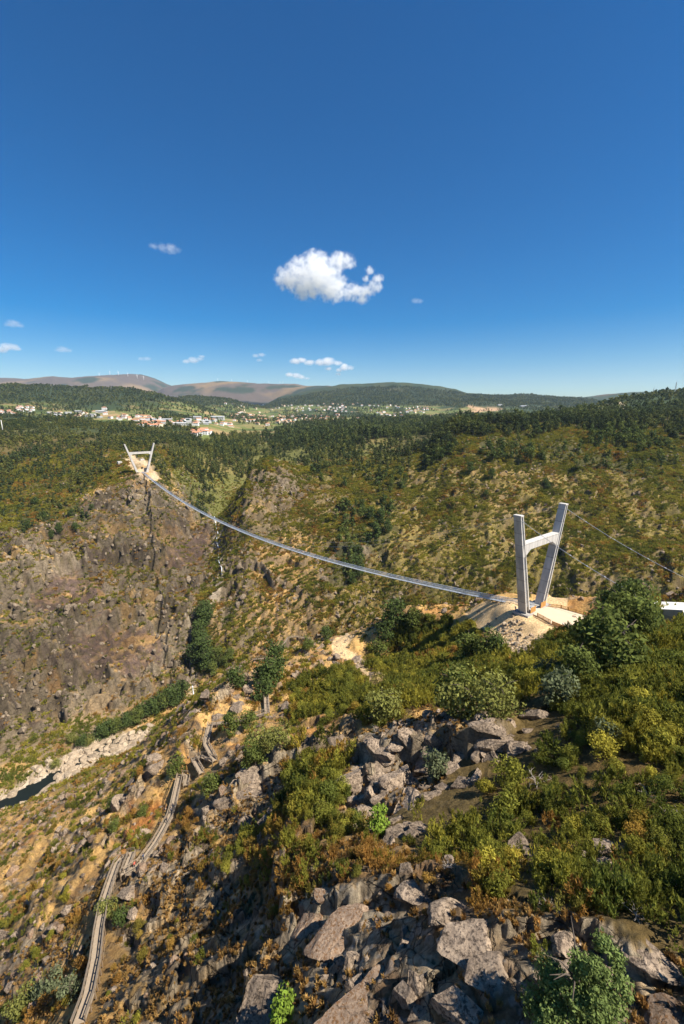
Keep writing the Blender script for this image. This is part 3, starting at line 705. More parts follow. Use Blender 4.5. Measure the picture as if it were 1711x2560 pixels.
# ------------------------------------------------------------------ terrain mesh
me = bpy.data.meshes.new('terrain')
verts = np.stack([X, Y, Z], -1).reshape(-1, 3)
ctr = len(verts)
verts = np.concatenate([verts, [[0, 0, float(Z[0].mean())]]])
ii, jj = np.meshgrid(np.arange(NR - 1), np.arange(NT), indexing='ij')
jn = (jj + 1) % NT
quads = np.stack([(ii + 1) * NT + jj, (ii + 1) * NT + jn, ii * NT + jn, ii * NT + jj], -1).reshape(-1, 4)
tri0 = np.stack([np.full(NT, ctr), np.arange(NT), (np.arange(NT) + 1) % NT], -1)[:, ::-1]
loops = np.concatenate([quads.ravel(), tri0.ravel()]).astype(np.int32)
tot = np.concatenate([np.full(len(quads), 4), np.full(NT, 3)]).astype(np.int32)
me.vertices.add(len(verts)); me.vertices.foreach_set('co', verts.ravel())
me.loops.add(len(loops)); me.loops.foreach_set('vertex_index', loops)
me.polygons.add(len(tot)); me.polygons.foreach_set('loop_start', (np.cumsum(tot) - tot).astype(np.int32)); me.polygons.foreach_set('loop_total', tot)
me.polygons.foreach_set('use_smooth', np.ones(len(tot), bool))
ca = me.attributes.new('Col', 'FLOAT_COLOR', 'POINT')
cc4 = np.concatenate([np.concatenate([col.reshape(-1, 3), ROCKM.reshape(-1, 1)], 1), [[.2, .15, .08, 1]]]).astype(np.float32)
ca.data.foreach_set('color', cc4.ravel())
me.update(); me.validate()
me.materials.append(M['terrain'])
terrain = bpy.data.objects.new('terrain', me); COL.objects.link(terrain); terrain['kind'] = 'structure'

# ------------------------------------------------------------------ building helpers
def tag(o, label=None, cat=None, group=None, kind=None):
    if label: o['label'] = label
    if cat: o['category'] = cat
    if group: o['group'] = group
    if kind: o['kind'] = kind
    return o
def thing(name, label, cat, loc=(0, 0, 0), rz=0.0, group=None):
    o = bpy.data.objects.new(name, None); o.empty_display_size = 0.5
    o.location = loc; o.rotation_euler = (0, 0, rz); COL.objects.link(o)
    return tag(o, label, cat, group)
class MB:
    def __init__(self): self.v = []; self.f = []
    def add(self, vs, fs):
        k = len(self.v); self.v += [tuple(q) for q in vs]; self.f += [tuple(i + k for i in g) for g in fs]; return self
    def box(self, c, s, rz=0.0):
        hx, hy, hz = s[0] / 2, s[1] / 2, s[2] / 2; ca_, sa_ = math.cos(rz), math.sin(rz)
        vs = [(c[0] + x * ca_ - y * sa_, c[1] + x * sa_ + y * ca_, c[2] + z) for z in (-hz, hz) for x, y in ((-hx, -hy), (hx, -hy), (hx, hy), (-hx, hy))]
        return self.add(vs, [(3, 2, 1, 0), (4, 5, 6, 7), (0, 1, 5, 4), (1, 2, 6, 5), (2, 3, 7, 6), (3, 0, 4, 7)])
    def bar(self, a, b, w, h=None):
        a, b = Vector(a), Vector(b); h = h or w; d = (b - a)
        if d.length < 1e-6: return self
        d.normalize(); up = Vector((0, 0, 1)) if abs(d.z) < 0.95 else Vector((1, 0, 0))
        s = d.cross(up).normalized(); u = s.cross(d).normalized()
        vs = [p + s * x * w / 2 + u * y * h / 2 for p in (a, b) for x, y in ((-1, -1), (1, -1), (1, 1), (-1, 1))]
        return self.add(vs, [(3, 2, 1, 0), (4, 5, 6, 7), (0, 1, 5, 4), (1, 2, 6, 5), (2, 3, 7, 6), (3, 0, 4, 7)])
    def tube(self, pts, rad, n=6):
        rings = []
        for i, p in enumerate(pts):
            p = Vector(p); d = (Vector(pts[min(i + 1, len(pts) - 1)]) - Vector(pts[max(i - 1, 0)])).normalized()
            up = Vector((0, 0, 1)) if abs(d.z) < 0.9 else Vector((1, 0, 0))
            s = d.cross(up).normalized(); u = s.cross(d)
            r = rad[i] if isinstance(rad, (list, tuple)) else rad
            rings.append([p + (s * math.cos(2 * math.pi * k / n) + u * math.sin(2 * math.pi * k / n)) * r for k in range(n)])
        vs = [q for rg in rings for q in rg]; fs = []
        for i in range(len(pts) - 1):
            for k in range(n):
                fs.append((i * n + k, i * n + (k + 1) % n, (i + 1) * n + (k + 1) % n, (i + 1) * n + k))
        fs += [tuple(range(n))[::-1], tuple((len(pts) - 1) * n + k for k in range(n))]
        return self.add(vs, fs)
    def mesh(self, name, mat, smooth=False):
        m = bpy.data.meshes.new(name); m.from_pydata(self.v, [], self.f); m.update()
        if smooth: m.polygons.foreach_set('use_smooth', np.ones(len(m.polygons), bool))
        m.materials.append(mat); return m
    def build(self, name, mat, parent=None, smooth=False):
        o = bpy.data.objects.new(name, self.mesh(name, mat, smooth)); COL.objects.link(o); o.parent = parent; return o
def inst(name, mesh, parent=None, loc=(0, 0, 0), rot_=(0, 0, 0), scl=(1, 1, 1)):
    o = bpy.data.objects.new(name, mesh); o.location = loc; o.rotation_euler = rot_; o.scale = scl; o.parent = parent; COL.objects.link(o); return o

# ------------------------------------------------------------------ river and waterfall
wpts = []
for (x1, y1), (x2, y2) in zip(RIVER[:-1], RIVER[1:]):
    for k in range(8): wpts.append((x1 + (x2 - x1) * k / 8, y1 + (y2 - y1) * k / 8))
wb_ = MB(); vs = []
for i, (x, y) in enumerate(wpts):
    x2, y2 = wpts[min(i + 1, len(wpts) - 1)]; x0, y0 = wpts[max(i - 1, 0)]
    d = Vector((x2 - x0, y2 - y0, 0)).normalized(); s = Vector((-d.y, d.x, 0))
    for k in (-22, 22): vs.append((x + s.x * k, y + s.y * k, WATER_Z))
wb_.add(vs, [(2 * i + 1, 2 * i, 2 * i + 2, 2 * i + 3) for i in range(len(wpts) - 1)])
tag(wb_.build('river_water', M['water']), kind='structure')
# waterfall: thin ribbons of water down the ravine
fall = thing('waterfall', 'thin white waterfall threading down the rock ravine under the bridge', 'waterfall', hit(545, 1330))
for line in ([(537,1292),(540,1312),(546,1335),(541,1352)], [(541,1352),(549,1375),(546,1400),(555,1420),(556,1440)], [(482,1712),(485,1735),(486,1752)]):
    pts = []
    for (xa, ya), (xb, yb) in zip(line[:-1], line[1:]):
        for k in range(5): pts.append(hit(xa + (xb - xa) * k / 5, ya + (yb - ya) * k / 5, 260) + Vector((0.0, -0.6, 0.5)))
    pts = [p for i, p in enumerate(pts) if i == 0 or (p - pts[i - 1]).length < 30]
    m_ = MB(); m_.tube([p - Vector(fall.location) for p in pts], [0.22 + 0.2 * rnd.random() for _ in pts], 6)
    m_.build('water_ribbon', M['foam'], fall, True)

# ------------------------------------------------------------------ bridge towers
def tower(name, base, half_top, half_base, label, tilt_ax):
    """V-shaped concrete frame: two leaning legs with a service channel, one haunched crossbeam"""
    t = thing(name, label, 'bridge tower', base, math.atan2(LAT.y, LAT.x), 'concrete towers of the footbridge')
    H = 35.2                     # local x across the bridge, local -y/+y along it (y = towards far bank)
    for s in (-1, 1):
        bot = Vector((s * half_base, 0, -0.5)); top = Vector((s * half_top, 0, H))
        mb = MB(); ring = []
        def prof(c, wx, wy, ch):
            back = -1 if tilt_ax > 0 else 1
            # outline with a recessed channel on the landward face
            pts = [(-wx/2, -back*wy/2), (wx/2, -back*wy/2), (wx/2, back*wy/2), (wx*.27, back*wy/2), (wx*.27, back*(wy/2-ch)), (-wx*.27, back*(wy/2-ch)), (-wx*.27, back*wy/2), (-wx/2, back*wy/2)]
            if back < 0: pts = pts[::-1]
            return [(c.x + x, c.y + y, c.z) for x, y in pts]
        K_ = 9
        for k in range(K_):
            q = k / (K_ - 1); c = bot.lerp(top, q)
            ring.append(prof(c, 2.6 - 0.95 * q, 2.9 - 0.4 * q, 0.6))
        vs = [p for r_ in ring for p in r_]; fs = []
        for k in range(K_ - 1):
            for i in range(8): fs.append((k * 8 + i, k * 8 + (i + 1) % 8, (k + 1) * 8 + (i + 1) % 8, (k + 1) * 8 + i))
        fs += [tuple(range(8))[::-1], tuple((K_ - 1) * 8 + i for i in range(8))]
        mb.add(vs, fs)
        leg = mb.build('leg', M['concrete'], t)
        # ladder with hoops running up the channel
        back = -1 if tilt_ax > 0 else 1
        lb = MB()
        for dx in (-.25, .25):
            lb.bar(bot.lerp(top, .08) + Vector((dx, back * (2.9/2 - .35), 0)), bot.lerp(top, .985) + Vector((dx, back * (2.5/2 - .35), 0)), .09)
        for k in range(60):
            q = .09 + .89 * k / 60; c = bot.lerp(top, q) + Vector((0, back * ((2.9 - .4 * q) / 2 - .35), 0)); lb.bar(c - Vector((.25, 0, 0)), c + Vector((.25, 0, 0)), .06)
        lb.build('ladder', M['steel'], leg)
        cb = MB(); cb.box((top.x, 0, H + .22), (1.8, 2.65, .44)); cb.build('cable_saddle', M['concrete'], leg)
        fb = MB(); fb.box((bot.x, 0, -1.2), (5.2, 5.6, 2.6)); fb.box((bot.x - s * .3, 0, -2.6), (7.0, 7.6, 2.4)); fb.build('foundation', M['concrete'], t)
    zb = H * 0.695; xb = half_base + (half_top - half_base) * .695
    prof2 = [(-xb, zb + 1.2), (xb, zb + 1.2), (xb - .2, zb - 4.0), (xb - 4.6, zb - 1.25), (-xb + 4.6, zb - 1.25), (-xb + .2, zb - 4.0)]
    vs = [(x, y, z) for y in (-1.15, 1.15) for x, z in prof2]
    MB().add(vs, [(0, 1, 2, 3, 4, 5)[::-1], (6, 7, 8, 9, 10, 11)] + [(i, (i + 1) % 6, 6 + (i + 1) % 6, 6 + i) for i in range(6)]).build('crossbeam', M['concrete'], t)
    sl = MB(); sl.box((0, 0, -.35), (2 * half_base + 1, 3.0, .5)); sl.build('sill_slab', M['concrete'], t)
    return t
near_tower = tower('bridge_tower', NEAR_T, 14.6, 5.2, 'tall V-shaped concrete tower beside the sandy terrace on the shrubby bank', 1)
far_tower = tower('bridge_tower', FAR_T, 16.9, 5.5, 'V-shaped concrete tower on the bare ledge above the far cliff', -1)

# ------------------------------------------------------------------ footbridge
SAG = 20.5
SPAN = (FAR_T - NEAR_T).length
def deck_pt(t, s=0.0, h=0.0):
    p = NEAR_T.lerp(FAR_T, t); p.z += 0.35 - SAG * 4 * t * (1 - t) + h
    return p + LAT * s
bridge = thing('suspension_footbridge', 'long thin steel-mesh suspension footbridge sagging across the gorge', 'footbridge', NEAR_T)
off = NEAR_T
TS = [k / 129 for k in range(130)]
for k in range(129):                      # 4 m deck trays
    a, b = deck_pt(TS[k] + .0004), deck_pt(TS[k + 1] - .0004)
    MB().bar(a - off, b - off, 1.25, .14).build('deck_panel', M['steel'], bridge)
for s in (-1, 1):
    lb = MB()
    for k in range(129): lb.bar(deck_pt(TS[k], s * .5, -.12) - off, deck_pt(TS[k + 1], s * .5, -.12) - off, .1, .14)
    lb.build('deck_beam', M['steel'], bridge)
for s in (-1, 1):
    rb = MB()
    for hh, w in ((1.35, .16), (.95, .07), (.6, .07), (.3, .07)):
        sp = .62 + .28 * hh / 1.35
        for k in range(129): rb.bar(deck_pt(TS[k], s * sp, hh) - off, deck_pt(TS[k + 1], s * sp, hh) - off, w)
    for k in range(0, 259):
        t = k / 258; rb.bar(deck_pt(t, s * .6, -.1) - off, deck_pt(t, s * .9, 1.35) - off, .07)
    rail_ = rb.build('railing', M['steel'], bridge)
    nb_ = MB()
    for k in range(0, 1033):
        t = k / 1032; nb_.bar(deck_pt(t, s * .61, 0) - off, deck_pt(t, s * .88, 1.3) - off, .035)
    tag(nb_.build('netting', M['steel'], rail_), kind='stuff')
    for j in range(1):
        pts = []
        for k in range(61):
            t = k / 60
            A_ = NEAR_T + LAT * s * 14.6 + Vector((0, 0, 35.4)); B_ = FAR_T + LAT * s * 16.9 + Vector((0, 0, 35.4))
            p = A_.lerp(B_, t); q = 4 * t * (1 - t)
            low = deck_pt(t, s * 2.6, 2.0); p = Vector((p.x, p.y, 0)).lerp(Vector((low.x, low.y, 0)), q)
            p.z = (A_.lerp(B_, t)).z * (1 - q) + (deck_pt(.5, 0, 2.0).z) * q
            pts.append(p + LAT * (j * .18) - off)
        MB().tube(pts, .035, 5).build('main_cable', M['cable'], bridge)
    hb = MB()
    for k in range(3, 126, 3):
        t = k / 129; q = 4 * t * (1 - t)
        A_ = NEAR_T + LAT * s * 14.6 + Vector((0, 0, 35.4)); B_ = FAR_T + LAT * s * 16.9 + Vector((0, 0, 35.4))
        p = A_.lerp(B_, t); low = deck_pt(t, s * 2.6, 2.0); z = p.z * (1 - q) + deck_pt(.5, 0, 2.0).z * q
        p = Vector((p.x, p.y, 0)).lerp(Vector((low.x, low.y, 0)), q); p.z = z
        hb.bar(p - off, deck_pt(t, s * .75, .0) - off, .012)
    tag(hb.build('hanger', M['cable'], bridge), kind='stuff')
# back stays and their anchor blocks
def anchor(pos, label):
    a = thing('anchor_block', label, 'anchor block', pos, math.atan2(LAT.y, LAT.x), 'cable anchor blocks')
    pr = [(-4.2, -3.4), (-4.2, 1.0), (-3.0, 2.6), (4.2, .4), (4.2, -3.4)]
    vs = [(x, y, z) for x in (-3.2, 3.2) for y, z in pr]
    MB().add(vs, [(0, 1, 2, 3, 4), (9, 8, 7, 6, 5)] + [(5 + i, 5 + (i + 1) % 5, (i + 1) % 5, i) for i in range(5)]).build('block', M['concrete'], a)
    MB().add([(x, y, z) for x in (-3.3, 3.3) for y, z in ((-3.05, 2.66), (-3.05, 2.8), (4.3, .56), (4.3, .42))], [(0, 1, 2, 3), (7, 6, 5, 4)] + [(4 + i, 4 + (i + 1) % 4, (i + 1) % 4, i) for i in range(4)]).build('cap_slab', M['white'], a)
    return a
anchor(ANCH1, 'grey concrete anchor block with pale sloping top, at the end of the stay cable')
anchor(ANCH2, 'concrete anchor block of the farther stay cable, beyond the bushes')
def stay(a, b, label, n=2):
    st = thing('stay_cable', label, 'cable', a, 0, 'back stay cables of the towers')
    for j in range(n):
        pts = []
        for k in range(25):
            t = k / 24; p = a.lerp(b, t); p.z -= 1.1 * 4 * t * (1 - t); pts.append(p - a + LAT * (j - .5) * .28)
        MB().tube(pts, .035, 6).build('strand', M['cable'], st)
    for q in (.18, .42, .55, .68, .8):
        c = (b - a) * q; c.z -= 1.1 * 4 * q * (1 - q); d = (b - a).normalized() * .25
        MB().bar(c - d, c + d, .36, .14).build('clamp', M['cable'], st)
stay(NEAR_T + LAT * -14.6 + Vector((0, 0, 34.0)) - AX * 1.2, ANCH1 + Vector((0, 0, .9)) + AX * 3.6, 'twin steel stay cable ending at the visible anchor block')
stay(NEAR_T + LAT * 14.6 + Vector((0, 0, 34.0)) - AX * 1.2, ANCH2 + Vector((0, 0, .9)) + AX * 3.6, 'twin steel stay cable from the taller-looking leg, passing over the dark trees')
for s, lb in ((-1, 'thin stay cable behind the far tower, on the forest side'), (1, 'thin stay cable of the far tower, beside the ravine trees')):
    a = FAR_T + LAT * s * 16.9 + Vector((0, 0, 34)); e = FAR_T + LAT * s * 14 + AX * 52
    e.z = ground(e.x, e.y) + 1.0
    stay(a, e, lb)
    ab = MB().box((0, 0, 0), (5, 6, 4), math.atan2(LAT.y, LAT.x)).build('anchor_block', M['concrete']); ab.location = e
    tag(ab, 'small concrete anchor block in the clearing behind the far tower' if s < 0 else 'small concrete anchor block among trees behind the far tower', 'anchor block', 'cable anchor blocks')

# ------------------------------------------------------------------ terrace with its fences
def loc2(u, v, h=0):                      # u across the bridge (right), v landward
    return NEAR_T + LAT * u - AX * v + Vector((0, 0, h))
outline = [(-4.5, 1.5), (4.8, 1.5), (7.4, 6), (8.4, 14), (8.2, 23), (-5.5, 23.5), (-7.2, 19), (-6.6, 10), (-5.0, 6)]
vs = [loc2(u, v, .05) for u, v in outline] + [loc2(u, v, -1.6) for u, v in outline]; k = len(outline)
tag(MB().add(vs, [tuple(range(k))] + [(i + k, (i + 1) % k + k, (i + 1) % k, i) for i in range(k)]).build('terrace_paving', M['paving']), kind='structure')
slat_mesh = MB().box((0, 0, .55), (.16, .06, 1.1)).mesh('slat', M['corten'])
post_mesh = MB().box((0, 0, .6), (.14, .14, 1.3)).mesh('post', M['corten'])
def fence(pts, label, z0=.05, gap=.34):
    f = thing('slatted_fence', label, 'fence', loc2(*pts[0], z0), 0)
    rb = MB()
    for (a, b) in zip(pts[:-1], pts[1:]):
        A_, B_ = loc2(*a, z0), loc2(*b, z0); d = B_ - A_; L = d.length; an = math.atan2(d.y, d.x); nn = max(1, int(L / gap))
        rb.bar(A_ + Vector((0, 0, 1.12)) - f.location, B_ + Vector((0, 0, 1.12)) - f.location, .16, .1)
        rb.bar(A_ + Vector((0, 0, .12)) - f.location, B_ + Vector((0, 0, .12)) - f.location, .1, .1)
        for i in range(nn): inst('slat', slat_mesh, f, A_ + d * ((i + .5) / nn) - f.location, (0, 0, an))
        for i in range(int(L / 2.4) + 1): inst('post', post_mesh, f, A_ + d * min(1, i * 2.4 / L) - f.location, (0, 0, an))
    rb.build('rail', M['corten'], f)
fence([(-5.0, 4.5), (-6.6, 10)], 'orange-brown slatted fence at the foot of the near leg, on the terrace edge')
fence([(-6.9, 10.5), (-7.3, 18.6)], 'long orange-brown board fence along the rubble side of the terrace', gap=.2)
fence([(5.2, 3.2), (7.4, 6.5), (8.5, 14), (8.3, 22)], 'orange-brown fence along the gorge side of the terrace')
for u, lb in ((-3.4, 'brown boarded screen against the leg by the rubble'), (3.4, 'brown boarded screen against the leg by the gorge')):
    s_ = thing('boarded_screen', lb, 'screen', loc2(u, 2.1, .05), math.atan2(LAT.y, LAT.x))
    for i in range(9): MB().box((-1.5 + i * .375, 0, 1.0), (.36, .1, 2.0)).build('board', M['corten'], s_)
    MB().box((0, .09, 1.9), (3.4, .07, .14)).build('rail', M['corten'], s_)

# ------------------------------------------------------------------ people (tiny figures)
def person(pos, rz, shirt, legs, label, pose=0):
    p = bpy.data.objects.new('person', None)
    me_ = bpy.data.meshes.new('person')
    J = [(0,0,.95),(0,0,1.2),(0,.0,1.42),(0,0,1.52),(0,.02,1.68), (.19,0,1.4),(.25,.03,1.12),(.24,.14,.88), (-.19,0,1.4),(-.26,.0,1.12),(-.25,.08,.87), (.1,0,.9),(.11,.1*pose,.48),(.11,.02*pose,.06),(.11,.16,.03), (-.1,0,.9),(-.11,-.1*pose,.48),(-.11,-.2*pose,.06),(-.11,-.2*pose+.14,.03), (0,.0,1.76)]
    E = [(0,1),(1,2),(2,3),(3,4),(4,19),(2,5),(5,6),(6,7),(2,8),(8,9),(9,10),(0,11),(11,12),(12,13),(13,14),(0,15),(15,16),(16,17),(17,18)]
    me_.from_pydata(J, E, [])
    b = bpy.data.objects.new('person', me_); COL.objects.link(b)
    md = b.modifiers.new('skin', 'SKIN')
    rad = [.15,.15,.16,.06,.105,.075,.05,.04,.075,.05,.04,.1,.075,.05,.04,.1,.075,.05,.04,.09]
    for v, r_ in zip(me_.skin_vertices[0].data, rad): v.radius = (r_, r_ * .85)
    me_.skin_vertices[0].data[0].use_root = True
    s_ = b.modifiers.new('sub', 'SUBSURF'); s_.levels = 1; s_.render_levels = 1
    dg = bpy.context.evaluated_depsgraph_get(); dg.update()
    m2 = bpy.data.meshes.new_from_object(b.evaluated_get(dg)); b.modifiers.clear(); b.data = m2
    mats = [mat_simple('skin', (.42, .25, .17), .6), mat_simple('shirt', shirt, .9), mat_simple('trousers', legs, .9), mat_simple('hair', (.03, .022, .018), .8)]
    m2.materials.clear()
    for q in mats: m2.materials.append(q)
    for f in m2.polygons:
        c = f.center
        f.material_index = 3 if c.z > 1.72 or (c.z > 1.58 and c.y < -.02) else 0 if (c.z > 1.5 or (c.z < 1.1 and abs(c.x) > .2 and c.z > .8)) else 1 if c.z > .93 else 2
    b.location = pos; b.rotation_euler = (0, 0, rz); bpy.data.objects.remove(p)
    return tag(b, label, 'person')
# ------------------------------------------------------------------ boardwalk and stairs
bw = thing('boardwalk', 'weathered timber boardwalk and stairs zigzagging along the near bank', 'boardwalk', hit(250, 2400))
WO = Vector(bw.location)
post_w = MB().box((0, 0, 0), (.13, .13, 1.0)).mesh('post', M['timber_dark'])
STAIR = {3, 4, 6, 8, 9, 11}
walk_world = []
for si, seg in enumerate(WALK):
    pts = []
    for px, py in seg:
        h_ = hit(px, py); h_.z += 1.1; pts.append(h_)
    # straighten heights between the ends so that runs stay even
    if len(pts) > 2:
        L = [0.0]
        for a, b in zip(pts[:-1], pts[1:]): L.append(L[-1] + (b - a).length)
        for i in range(1, len(pts) - 1):
            ze = pts[0].z + (pts[-1].z - pts[0].z) * L[i] / L[-1]; pts[i].z = max(ze * .5 + pts[i].z * .5, ground(pts[i].x, pts[i].y) + .4)
    walk_world.append(pts)
    pl = MB()
    W_ = 1.45
    rails = {-1: MB(), 1: MB()}
    beams = MB(); plist = []
    for a, b in zip(pts[:-1], pts[1:]):
        d = b - a; L_ = d.length; hd = Vector((d.x, d.y, 0)).normalized(); s_ = Vector((-hd.y, hd.x, 0))
        nb = max(2, int(L_ / .32))
        for i in range(nb):
            c = a + d * ((i + .5) / nb)
            stp = si in STAIR
            pl.bar(c - s_ * W_ / 2 - WO, c + s_ * W_ / 2 - WO, .26 if not stp else .3, .07)
        for s in (-1, 1):
            beams.bar(a + s_ * s * .62 - Vector((0, 0, .2)) - WO, b + s_ * s * .62 - Vector((0, 0, .2)) - WO, .12, .28)
            for hh in (1.05, .6): rails[s].bar(a + s_ * s * .76 + Vector((0, 0, hh)) - WO, b + s_ * s * .76 + Vector((0, 0, hh)) - WO, .12, .12)
            for i in range(max(2, int(L_ / 2.2)) + 1):
                c = a + d * min(1, i / max(2, int(L_ / 2.2))) + s_ * s * .76
                zg = ground(c.x, c.y) - .4
                plist.append((c, zg))
    sec = pl.build('plank_run', M['timber'], bw); sec['kind'] = 'stuff'
    beams.build('beam', M['timber_dark'], sec)
    for s in (-1, 1): rails[s].build('handrail', M['timber'], sec)
    for c, zg in plist:
        top = c.z + 1.1; hgt = min(max(top - zg, 1.3), 9.0)
        inst('post', post_w, sec, Vector((c.x, c.y, top - hgt / 2)) - WO, (0, 0, 0), (1, 1, hgt))
# viewing deck by the clearing
vd = thing('viewing_deck', 'small railed timber viewing deck beside the sandy clearing', 'deck', hit(800, 1590))
z_ = 1.6
fl_ = MB()
for i in range(14): fl_.box((-2.1 + i * .32, 0, z_), (.29, 4.2, .09))
tag(fl_.build('plank_run', M['timber'], vd), kind='stuff')
for a in ((-2.2, -2.1), (2.2, -2.1), (2.2, 2.1), (-2.2, 2.1)):
    MB().box((a[0], a[1], z_ / 2 - 1), (.16, .16, z_ + 4.2)).build('post', M['timber_dark'], vd)
for a, b in (((-2.2, -2.1), (2.2, -2.1)), ((2.2, -2.1), (2.2, 2.1)), ((2.2, 2.1), (-2.2, 2.1)), ((-2.2, 2.1), (-2.2, -2.1))):
    r_ = MB()
    for hh in (.55, 1.08): r_.bar((a[0], a[1], z_ + hh), (b[0], b[1], z_ + hh), .12)
    r_.build('handrail', M['timber'], vd)

# people
def on_walk(si, t):
    pts = walk_world[si]; k = min(int(t * (len(pts) - 1)), len(pts) - 2); f = t * (len(pts) - 1) - k
    return pts[k].lerp(pts[k + 1], f) + Vector((0, 0, .04))
DK = (.03, .03, .04)
person(loc2(-7.4, -2.0, -.3), 1.0, DK, (.05, .05, .07), 'person in dark clothes standing below the tower leg on the sandy mound')
person(loc2(-6.2, -2.8, -.3), 2.4, (.5, .5, .52), DK, 'person in a grey top by the tower leg next to the sandy mound')
person(loc2(-1.0, -1.0, .1), 2.2, (.05, .09, .25), DK, 'person in a blue top at the bridge entrance between the tower legs')
person(loc2(.8, -2.2, .1), 2.6, (.03, .05, .06), (.10, .12, .2), 'person in dark clothes stepping onto the bridge between the legs', 1)
person(loc2(-5.9, 13.5, .06), .4, (.75, .75, .75), (.1, .13, .22), 'person in a white top standing inside the long board fence')
person(on_walk(3, .93), 1.1, DK, DK, 'walker in black on the upper end of the long stair run', 1)
person(on_walk(3, .86), 1.1, (.07, .07, .1), DK, 'walker in dark grey a few steps down the long stair run', 1)
person(on_walk(3, .72), 1.1, (.02, .02, .03), (.05, .05, .06), 'lone walker in black halfway along the long stair run', 1)
person(on_walk(3, .24), 1.1, (.05, .07, .12), DK, 'walker in navy near the foot of the long stair run', 1)
person(on_walk(3, .13), 1.1, (.55, .12, .08), DK, 'walker in a red top at the foot of the stairs by the hairpin landing', 1)
person(on_walk(11, .45), 1.5, (.06, .06, .07), DK, 'walker in dark clothes climbing the steep stairs below the round oak', 1)

# ------------------------------------------------------------------ plants: meshes
def leaf_cloud(blobs, nleaf, size, seed, flat=0.35, aspect=1.6, up=0.0):
    """many small leaf faces filling the outer part of ellipsoid clumps"""
    r_ = np.random.default_rng(seed)
    wts = np.array([b[3] * b[4] * b[5] for b in blobs]) ** .67; wts /= wts.sum()
    ch = r_.choice(len(blobs), nleaf, p=wts)
    B = np.array(blobs, float)[ch]
    d = r_.normal(size=(nleaf, 3)); d /= np.linalg.norm(d, axis=1)[:, None]
    rad = (1 - flat * r_.random(nleaf) ** 1.5) * (1 + .10 * r_.normal(size=nleaf))
    c = B[:, :3] + d * B[:, 3:6] * rad[:, None]
    nrm = d * .8 + r_.normal(size=(nleaf, 3)) * .55 + np.array([0, 0, .25]); nrm /= np.linalg.norm(nrm, axis=1)[:, None]
    t = np.cross(nrm, r_.normal(size=(nleaf, 3)) + np.array([0, 0, up * 3])); t /= np.linalg.norm(t, axis=1)[:, None]
    b2 = np.cross(nrm, t)
    if up: t, b2 = b2, t
    sz = size * (.65 + .7 * r_.random(nleaf))[:, None]
    L = t * sz * aspect / 2; Wd = b2 * sz / 2
    v = np.stack([c - L, c + Wd * .9, c + L, c - Wd * .9], 1).reshape(-1, 3)
    f = np.arange(nleaf * 4).reshape(-1, 4)
    return v, f
def np_mesh(name, v, f, mat):
    m = bpy.data.meshes.new(name); k = f.shape[1]
    m.vertices.add(len(v)); m.vertices.foreach_set('co', np.ascontiguousarray(v, dtype=np.float32).ravel())
    m.loops.add(f.size); m.loops.foreach_set('vertex_index', f.ravel().astype(np.int32))
    m.polygons.add(len(f)); m.polygons.foreach_set('loop_start', np.arange(0, f.size, k, dtype=np.int32)); m.polygons.foreach_set('loop_total', np.full(len(f), k, np.int32))
    m.update(); m.materials.append(mat); return m
def rblobs(seed, n, w, h0, h1, br):
    q = random.Random(seed); out = []
    for i in range(n):
        a = q.uniform(0, 6.283); r_ = w * math.sqrt(q.random()); hh = q.uniform(h0, h1); k = 1 - .45 * ((hh - h0) / max(h1 - h0, .01))
        s = br * q.uniform(.7, 1.25); out.append((r_ * math.cos(a) * k, r_ * math.sin(a) * k, hh, s, s, s * q.uniform(.65, .95)))
    return out
def trunk_mesh(seed, h, r0, limbs, spread, mat, top=.75):
    q = random.Random(seed); mb = MB()
    pts = [Vector((0, 0, -.8))]; 
    for k in range(1, 5): pts.append(Vector((q.uniform(-.06, .06) * h, q.uniform(-.06, .06) * h, h * top * k / 4)))
    mb.tube(pts, [r0 * 1.25, r0, r0 * .8, r0 * .6, r0 * .35], 7)
    for i in range(limbs):
        b = pts[1].lerp(pts[4], q.random()); a = q.uniform(0, 6.283); e = b + Vector((math.cos(a) * spread, math.sin(a) * spread, h * q.uniform(.1, .3)))
        mid_ = b.lerp(e, .5) + Vector((0, 0, .06 * h)); mb.tube([b, mid_, e], [r0 * .42, r0 * .3, r0 * .1], 5)
    return mb.mesh('trunk', mat, True)
def tree_kind(seed, h, w, leafmat, nleaf, lsize, nb=14, low=.3, r0=.18, limbs=6, br=.3):
    v, f = leaf_cloud(rblobs(seed, nb, w * .42, h * low, h * .86, w * br), nleaf, lsize, seed)
    return trunk_mesh(seed, h, r0, limbs, w * .33, M['bark']), np_mesh('crown', v, f, M[leafmat])
def big_tree():
    q = random.Random(77); bl = []
    for i in range(46):
        t = q.random(); a = q.uniform(0, 6.283); w = 2.6 * (1 - .55 * t) * math.sqrt(q.random()); r_ = q.uniform(.45, .95) * (1.1 - .4 * t)
        bl.append((w * math.cos(a) - 1.6 * t, w * math.sin(a) * .9, 1.0 + 5.2 * t, r_, r_, r_ * .8))
    v, f = leaf_cloud(bl, 15000, .125, 77, .55)
    return trunk_mesh(77, 6.5, .16, 10, 2.0, M['bark']), np_mesh('crown', v, f, M['green'])
